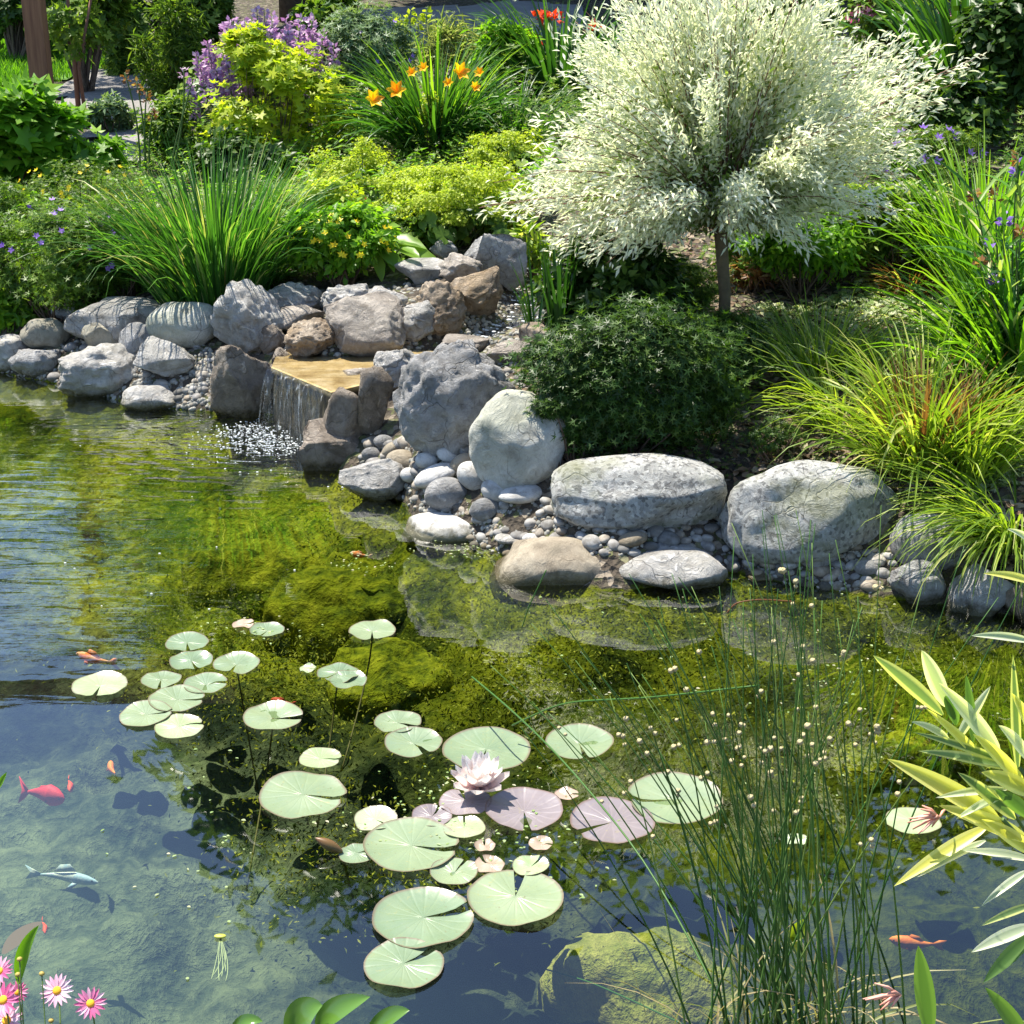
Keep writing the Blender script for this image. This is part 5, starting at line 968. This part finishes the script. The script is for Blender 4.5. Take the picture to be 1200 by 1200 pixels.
# ================================================================ FOREGROUND
tuft('tall_grass', 'tall bright green grass clump behind the spiderwort at the right edge', 'grass clump', 1150, 340, 50, 420, .62, .013, 'bright', (.05, .7), (.3, 1.4))
tuft('tall_grass', 'soft light green grass between the willow trunk and the arching clump', 'grass clump', 960, 430, 60, 420, .26, .006, 'sedge', (.1, .9), (.5, 1.6))
shrub('leafy_bush', 'bright small leaved bush below the right side of the willow crown', 'bush', 940, 285, 70, 40, 350, 3600, .035, .016, 'fold', 'bright', 34, .8)
shrub('leafy_bush', 'sunlit small leaved bush left of the tall bright grass', 'bush', 1040, 262, 60, 44, 330, 3200, .035, .016, 'fold', 'mid', 30, .8)
# rush clump
RUSH = leafmat('rush stem', [(0, (.03, .09, .02)), (.6, (.07, .17, .03)), (1, (.20, .28, .07))], .2, .4); HEAD = plain('rush flower head', (.50, .44, .25), (.28, .22, .11), .8, 60)
v0, t0 = ICO[2]; hv, ht = ICO[3]; g = Geo(); g.add(hv * (1 + .16 * np.sign(vn(hv * 4.2, 3)))[:, None], t=ht); HM = g.mesh('flower_head', HEAD)
r = thing('rush_clump', 'clump of slender dark green rushes with small round cream heads in the foreground', 'rushes', (.42, 1.93, 0)); rb = np.array(r.location); R_ = []
for k in range(84):
    u = random.random(); bx = random.gauss(935, 60); by = random.uniform(1205, 1290); b = P(bx, by, -.02)
    if u < .25: tx, ty = random.uniform(600, 820), random.uniform(660, 900)
    else: tx, ty = random.gauss(935, 75), random.uniform(590, 860)
    if k < 8: tx, ty = [(642, 835), (575, 780), (690, 800), (752, 790), (800, 690), (1080, 690), (1130, 640), (1170, 700)][k]
    tp = PY(tx, ty, b[1] + random.uniform(-.12, .28)); mid = (b + tp) / 2 + np.array([(b[0] - tp[0]) * .16, 0, .03]); pts = bez(b, mid, tp, 12); g = Geo(); tube(g, pts, np.linspace(.0021, .0006, 12), 5, r=random.random()); st = part(g, 'stem', RUSH, r); R_.append(pts)
    if k % 8 != 5:
        f = random.uniform(.62, .9); q = np.array([np.interp(f, np.linspace(0, 1, 12), pts[:, j]) for j in range(3)])
        for j in range(1 if random.random() < .6 else 2):
            o = bpy.data.objects.new('flower_head', HM); COL.objects.link(o); o.parent = st; s = random.uniform(.0028, .0046); o.scale = (s, s, s); o.location = q - rb + [random.uniform(-.008, .008), -.004, random.uniform(-.01, .01) + .012 * j]
g = Geo(); n = 60; a = rng.uniform(0, 6.28, n); bp = np.array([P(random.gauss(930, 60), random.uniform(1190, 1240), 0) for _ in range(n)]); blades(g, bp, a, rng.uniform(.1, .9, n), rng.uniform(.08, .3, n), .004, rng.uniform(.3, 1.5, n), 6); part(g, 'dry_blades', leafmat('dry blade', [(0, (.3, .24, .12)), (.6, (.45, .38, .22)), (1, (.2, .24, .08))], .3), r)
def curvestem(label, pts, rad, mat, name='bent_rush'):
    w_ = [PY(*p) for p in pts]; g = Geo(); Q = np.array(w_); t = np.linspace(0, len(Q) - 1, 24); i = np.clip(t.astype(int), 0, len(Q) - 2); f = (t - i)[:, None]
    Qm = Q[i] * (1 - f) + Q[i + 1] * f; 
    for _ in range(6): Qm[1:-1] = (Qm[:-2] + Qm[2:]) / 2 * .5 + Qm[1:-1] * .5
    tube(g, Qm, rad, 5); o = g.obj(name, mat, None, True, Qm[0]); tag(o, label, 'stem', 'stray stems over the water'); return o
curvestem('green stem arching left to right above the purple pads', [(600, 850, 3.0), (660, 822, 2.9), (760, 818, 2.7), (890, 803, 2.6)], .0018, RUSH)
curvestem('green stem crossing down from the left of the big back pad', [(553, 793, 3.1), (600, 832, 2.9), (660, 890, 2.7), (760, 1010, 2.4), (860, 1200, 2.1)], .002, RUSH)
curvestem('short blade standing in the water below the tan slab', [(612, 735, 3.45), (620, 710, 3.4), (640, 668, 3.4)], .0016, RUSH)
curvestem('thin yellow stem lying at the bottom beside the rushes', [(640, 1136, 2.4), (690, 1150, 2.3), (740, 1172, 2.2), (800, 1200, 2.1)], .0016, RUSH)
curvestem('pale dead blade curving over the far water', [(852, 718, 3.3), (862, 706, 3.3), (890, 702, 3.3), (932, 705, 3.3)], .0018, M['rustg'])
# variegated oleander
def varleaf(name, c0, edge): return leafmat(name, c0, .45, .35, edge)
OL = {'g': varleaf('striped green leaf', [(0, (.10, .18, .07)), (1, (.22, .32, .14))], (.60, .62, .25)), 'y': varleaf('yellow striped leaf', [(0, (.55, .55, .10)), (1, (.75, .70, .15))], (.85, .80, .25)),
      'w': varleaf('cream leaf', [(0, (.42, .50, .34)), (1, (.60, .64, .46))], (.86, .86, .66)), 'd': varleaf('plain green leaf', [(0, (.05, .12, .03)), (1, (.09, .18, .05))], (.12, .22, .06))}
r = thing('variegated_oleander', 'shrub with long yellow and green striped leaves at the right foreground', 'shrub', (.86, 1.74, .1)); rb = np.array(r.location)
def lance(x0, y0, x1, y1, wpx, m, Ya=1.75, Yb=1.72, sag=6):
    A = PY(x0, y0, Ya); B_ = PY(x1, y1, Yb); s = pxs(Ya, 900); n = 12; t = np.linspace(0, 1, n); mid = (A + B_) / 2 + [0, 0, sag * s]; c = bez(A, mid, B_, n); tg = unit(np.gradient(c, axis=0)); view = unit(c - np.array([0, 0, CAMH])); nn = unit(-view[6] + np.array([random.uniform(-.35, .35), 0, random.uniform(0, .5)])); sd = unit(np.cross(tg, nn)); n2 = np.cross(sd, tg)
    wd = wpx / 2 * .82 * s * np.sin(np.pi * np.clip(t ** .8 * .97 + .03, 0, 1)) ** .75; V = []
    for v in (-1, -.55, 0, .55, 1): V.append(c + sd * (wd * v)[:, None] + n2 * (wd * .35 * abs(v))[:, None] * np.sign(n2[:, 2:3] + 1e-6))
    V = np.stack(V, 1); g = Geo(); g.add(V, q=grid_q(n, 5), r=random.random(), e=np.tile([1, .62, 0, .62, 1], n)); part(g, 'leaf', OL[m], r)
for a in [(1105, 838, 1023, 768, 22, 'g'), (1112, 830, 1080, 762, 26, 'w'), (1172, 884, 1100, 800, 24, 'w'), (1172, 962, 1039, 889, 30, 'y'), (1205, 985, 1100, 944, 26, 'y'), (1158, 968, 1047, 1039, 20, 'y'),
          (1193, 905, 1187, 767, 14, 'g'), (1210, 752, 1138, 745, 12, 'w'), (1120, 870, 1161, 804, 14, 'w'), (1112, 866, 1068, 846, 12, 'w'), (1120, 850, 1108, 815, 18, 'd'), (1190, 902, 1076, 880, 16, 'g'), (1185, 896, 1070, 858, 12, 'g'),
          (1210, 1008, 1128, 997, 14, 'w'), (1155, 985, 1075, 1028, 12, 'w'), (1210, 1085, 1138, 1116, 20, 'w'), (1210, 1095, 1152, 1152, 22, 'd'), (1090, 1215, 1076, 1108, 30, 'd'), (1205, 1225, 1154, 1157, 28, 'd'), (1215, 684, 1152, 672, 12, 'y'),
          (1180, 925, 1096, 935, 12, 'w'), (1200, 920, 1140, 860, 20, 'y'), (1210, 930, 1150, 905, 26, 'y'), (1205, 890, 1170, 850, 20, 'w'), (1190, 960, 1122, 905, 20, 'g'), (1210, 960, 1165, 925, 22, 'd'), (1160, 900, 1085, 830, 14, 'y'), (1215, 870, 1185, 812, 18, 'y'),
          (1210, 1000, 1150, 960, 22, 'y'), (1140, 870, 1132, 790, 14, 'd'), (1205, 1020, 1150, 1062, 12, 'w'), (1215, 640, 1180, 620, 10, 'w'), (1212, 1060, 1150, 1085, 12, 'g'), (1180, 930, 1120, 960, 12, 'w')]: lance(*a)
g = Geo(); tube(g, bez(rb, rb + [.02, .08, .25], PY(1175, 960, 1.74)), .003, 6); tube(g, bez(rb, rb + [.05, .02, .3], PY(1195, 900, 1.74)), .003, 6); tube(g, bez(rb, rb + [-.02, .02, .3], PY(1112, 850, 1.76)), .0025, 6); part(g, 'stems', M['stem'], r)
CORAL = plain('coral buds', (.62, .22, .15), (.75, .42, .32), .5, 30)
for cx, cy in [(1085, 962), (1040, 1170)]:
    g = Geo(); c = PY(cx + 16, cy - 4, 1.74)
    for k in range(15):
        e = PY(cx + random.gauss(-6, 12), cy + random.gauss(2, 9), 1.74 + random.uniform(-.02, .02)); tube(g, [c, (c + e) / 2 + [0, 0, .003], e], [.0012, .0022, .0009], 6)
    part(g, 'bud_cluster', CORAL, r)
# daisies
def daisy(cx, cy, w_, label, tilt, colr='pinkf', edge=False):
    c = PY(cx, cy, 2.0 if cy < 1165 else 1.95); s = pxs(2., cy); r = thing('pink_daisy', label, 'flower', (c[0] + .01, c[1] + .02, 0.0), 'pink daisies at the bottom left'); ax = unit([tilt, -.7, .8]); sd = unit(np.cross(ax, [0, 0, 1.])); u2 = np.cross(sd, ax)
    n = 17; aa = np.arange(n) * 2 * np.pi / n + random.random(); dd = sd * np.cos(aa)[:, None] + u2 * np.sin(aa)[:, None] + ax * .15 + rdir(n) * .08; g = Geo(); L = w_ / 2 * s; leaves(g, c + dd * L * .2, dd, np.tile(ax, (n, 1)), L * .85, L * .26, 'oval'); part(g, 'petals', M[colr], r)
    g = Geo(); g.add((v0 * [1, 1, .5]) @ np.array([sd, u2, ax]) * L * .27 + c + ax * L * .06, t=t0); part(g, 'centre', plain('daisy centre', (.85, .48, .02), (.7, .3, .02), .8, 80), r)
    b = PY(cx + random.uniform(-6, 10), 1260, 1.9); g = Geo(); tube(g, bez(b, (b + c) / 2 + [.01, .01, 0], c - ax * L * .06, 8), .0014, 5); part(g, 'stem', M['stem'], r)
M['palepink'] = leafmat('pale pink petal', [(0, (.85, .40, .58)), (1, (.92, .72, .80))], .3, tcol=0)
daisy(67, 1161, 38, 'daisy with pale pink narrow petals facing the viewer, highest of the pair', 0, 'palepink'); daisy(106, 1176, 36, 'deep pink daisy at the right end of the group', .25); daisy(20, 1163, 26, 'deep pink daisy seen edge on beside the pale one', .4)
daisy(4, 1172, 40, 'pink daisy half cut by the left edge', -.2); daisy(0, 1138, 34, 'topmost pink daisy cut by the left edge', -.3); daisy(8, 1196, 40, 'pink daisy cut by the bottom left corner', -.1, 'palepink')
for k, (cx, cy, lab) in enumerate([(23, 1124, 'round brown daisy bud standing highest beside the bright leaf'), (49, 1141, 'daisy bud between the bright leaf and pale daisy'), (21, 1142, 'lower daisy bud left under the bright leaf'), (60, 1196, 'daisy bud at the bottom below the pale daisy')]):
    c = PY(cx, cy, 1.98); r = thing('daisy_bud', lab, 'bud', (c[0], c[1], 0), 'daisy buds at the bottom left'); g = Geo(); g.add(v0 * .0045 * [1, 1, .8] + c, t=t0); part(g, 'bud', plain('bud tip', (.45, .30, .06), (.25, .22, .05)), r); b = PY(cx + 8, 1260, 1.9); g = Geo(); tube(g, bez(b, (b + c) / 2, c), .0011, 5); part(g, 'stem', M['stem'], r)
def bigleaf(label, pts, wpx, Y, mat, name='leaf', cupv=.3, cat='leaf', z=None):
    A, B_, C_ = [PY(x, y, Y) if z is None else P(x, y, z) for x, y in pts]; s = pxs(A[1], 1150); c = bez(A, B_, C_, 14); t = np.linspace(0, 1, 14); tg = unit(np.gradient(c, axis=0)); nn = unit(np.array([.1, -.6, .8])) if z is None else np.array([0, 0, 1.]); sd = unit(np.cross(tg, nn)); n2 = np.cross(sd, tg); wd = wpx / 2 * .82 * s * np.sin(np.pi * np.clip(t * .96 + .04, 0, 1)) ** .8
    V = np.stack([c + sd * (wd * v)[:, None] + n2 * (wd * cupv * v * v)[:, None] for v in np.linspace(-1, 1, 7)], 1); g = Geo(); g.add(V, q=grid_q(14, 7), e=np.tile(np.abs(np.linspace(-1, 1, 7)) * .4, 14)); o = g.obj(name, mat, None, True, A); tag(o, label, cat); return o
M['hyac'] = leafmat('glossy pond leaf', [(0, (.09, .20, .03)), (1, (.15, .28, .05))], .3, .15, spec=.7)
bigleaf('bright green pointed leaf standing beside the floating brown leaf', [(22, 1153), (22, 1115), (46, 1084)], 20, 2.0, M['bright'], 'pointed_leaf')
bigleaf('floating brownish leaf just under the water behind the bright leaf', [(4, 1118), (25, 1090), (50, 1080)], 30, 2.2, leafmat('brown leaf', [(0, (.16, .09, .05)), (1, (.20, .12, .07))], .2), 'floating_leaf', 0, z=-.01)
bigleaf('glossy round pond leaf at the bottom edge, left one of three', [(338, 1215), (352, 1180), (378, 1178)], 44, 1.98, M['hyac'], 'pond_leaf')
bigleaf('glossy curled pond leaf at the bottom edge pointing up right', [(372, 1205), (385, 1180), (434, 1168)], 34, 1.98, M['hyac'], 'pond_leaf')
bigleaf('pond leaf at the bottom edge right of the curled one', [(428, 1215), (455, 1185), (480, 1184)], 26, 1.98, M['hyac'], 'pond_leaf')
bigleaf('tip of a pond leaf barely above the bottom edge', [(270, 1212), (285, 1190), (308, 1197)], 20, 1.98, M['hyac'], 'pond_leaf')
bigleaf('yellow green floating leaf among the rush stems near the bottom', [(925, 1105), (935, 1092), (945, 1076)], 22, 2.3, M['gold'], 'floating_leaf')
bigleaf('narrow green leaf tip entering at the left edge', [(-6, 930), (2, 915), (8, 905)], 8, 2.3, M['bright'], 'pointed_leaf')
# under-water weed
M['weed'] = leafmat('water weed', [(0, (.06, .08, .006)), (.5, (.17, .18, .01)), (1, (.36, .34, .04))], .2, .8)
def weed(cx, cy, sx, sy, n, lab):
    g = Geo(); px = rng.normal(cx, sx, n); py = rng.normal(cy, sy, n); p = np.array([P(a, b, -.06) for a, b in zip(px, py)]); p[:, 2] = np.maximum(H(p[:, 0], p[:, 1]) + rng.uniform(.01, .07, n), -.22); p[:, 2] = np.minimum(p[:, 2], -.012)
    leaves(g, p, unit(rdir(n) + [0, 0, .4]), unit(rdir(n) + [0, 0, 1]), rng.uniform(.007, .018, n), rng.uniform(.003, .007, n)); o = g.obj('water_weed', M['weed']); o['kind'] = 'stuff'
for a in [(600, 770, 80, 40, 3000, 'a'), (300, 700, 90, 50, 4400, 'a'), (480, 950, 110, 40, 1500, 'b'), (900, 760, 130, 40, 2600, 'c'), (140, 560, 110, 50, 2400, 'd'), (420, 610, 90, 40, 1800, 'e'), (350, 850, 60, 60, 1200, 'f'), (1050, 800, 90, 60, 1800, 'g'), (620, 690, 120, 30, 1200, 'h'), (800, 730, 120, 30, 1200, 'i')]: weed(*a)
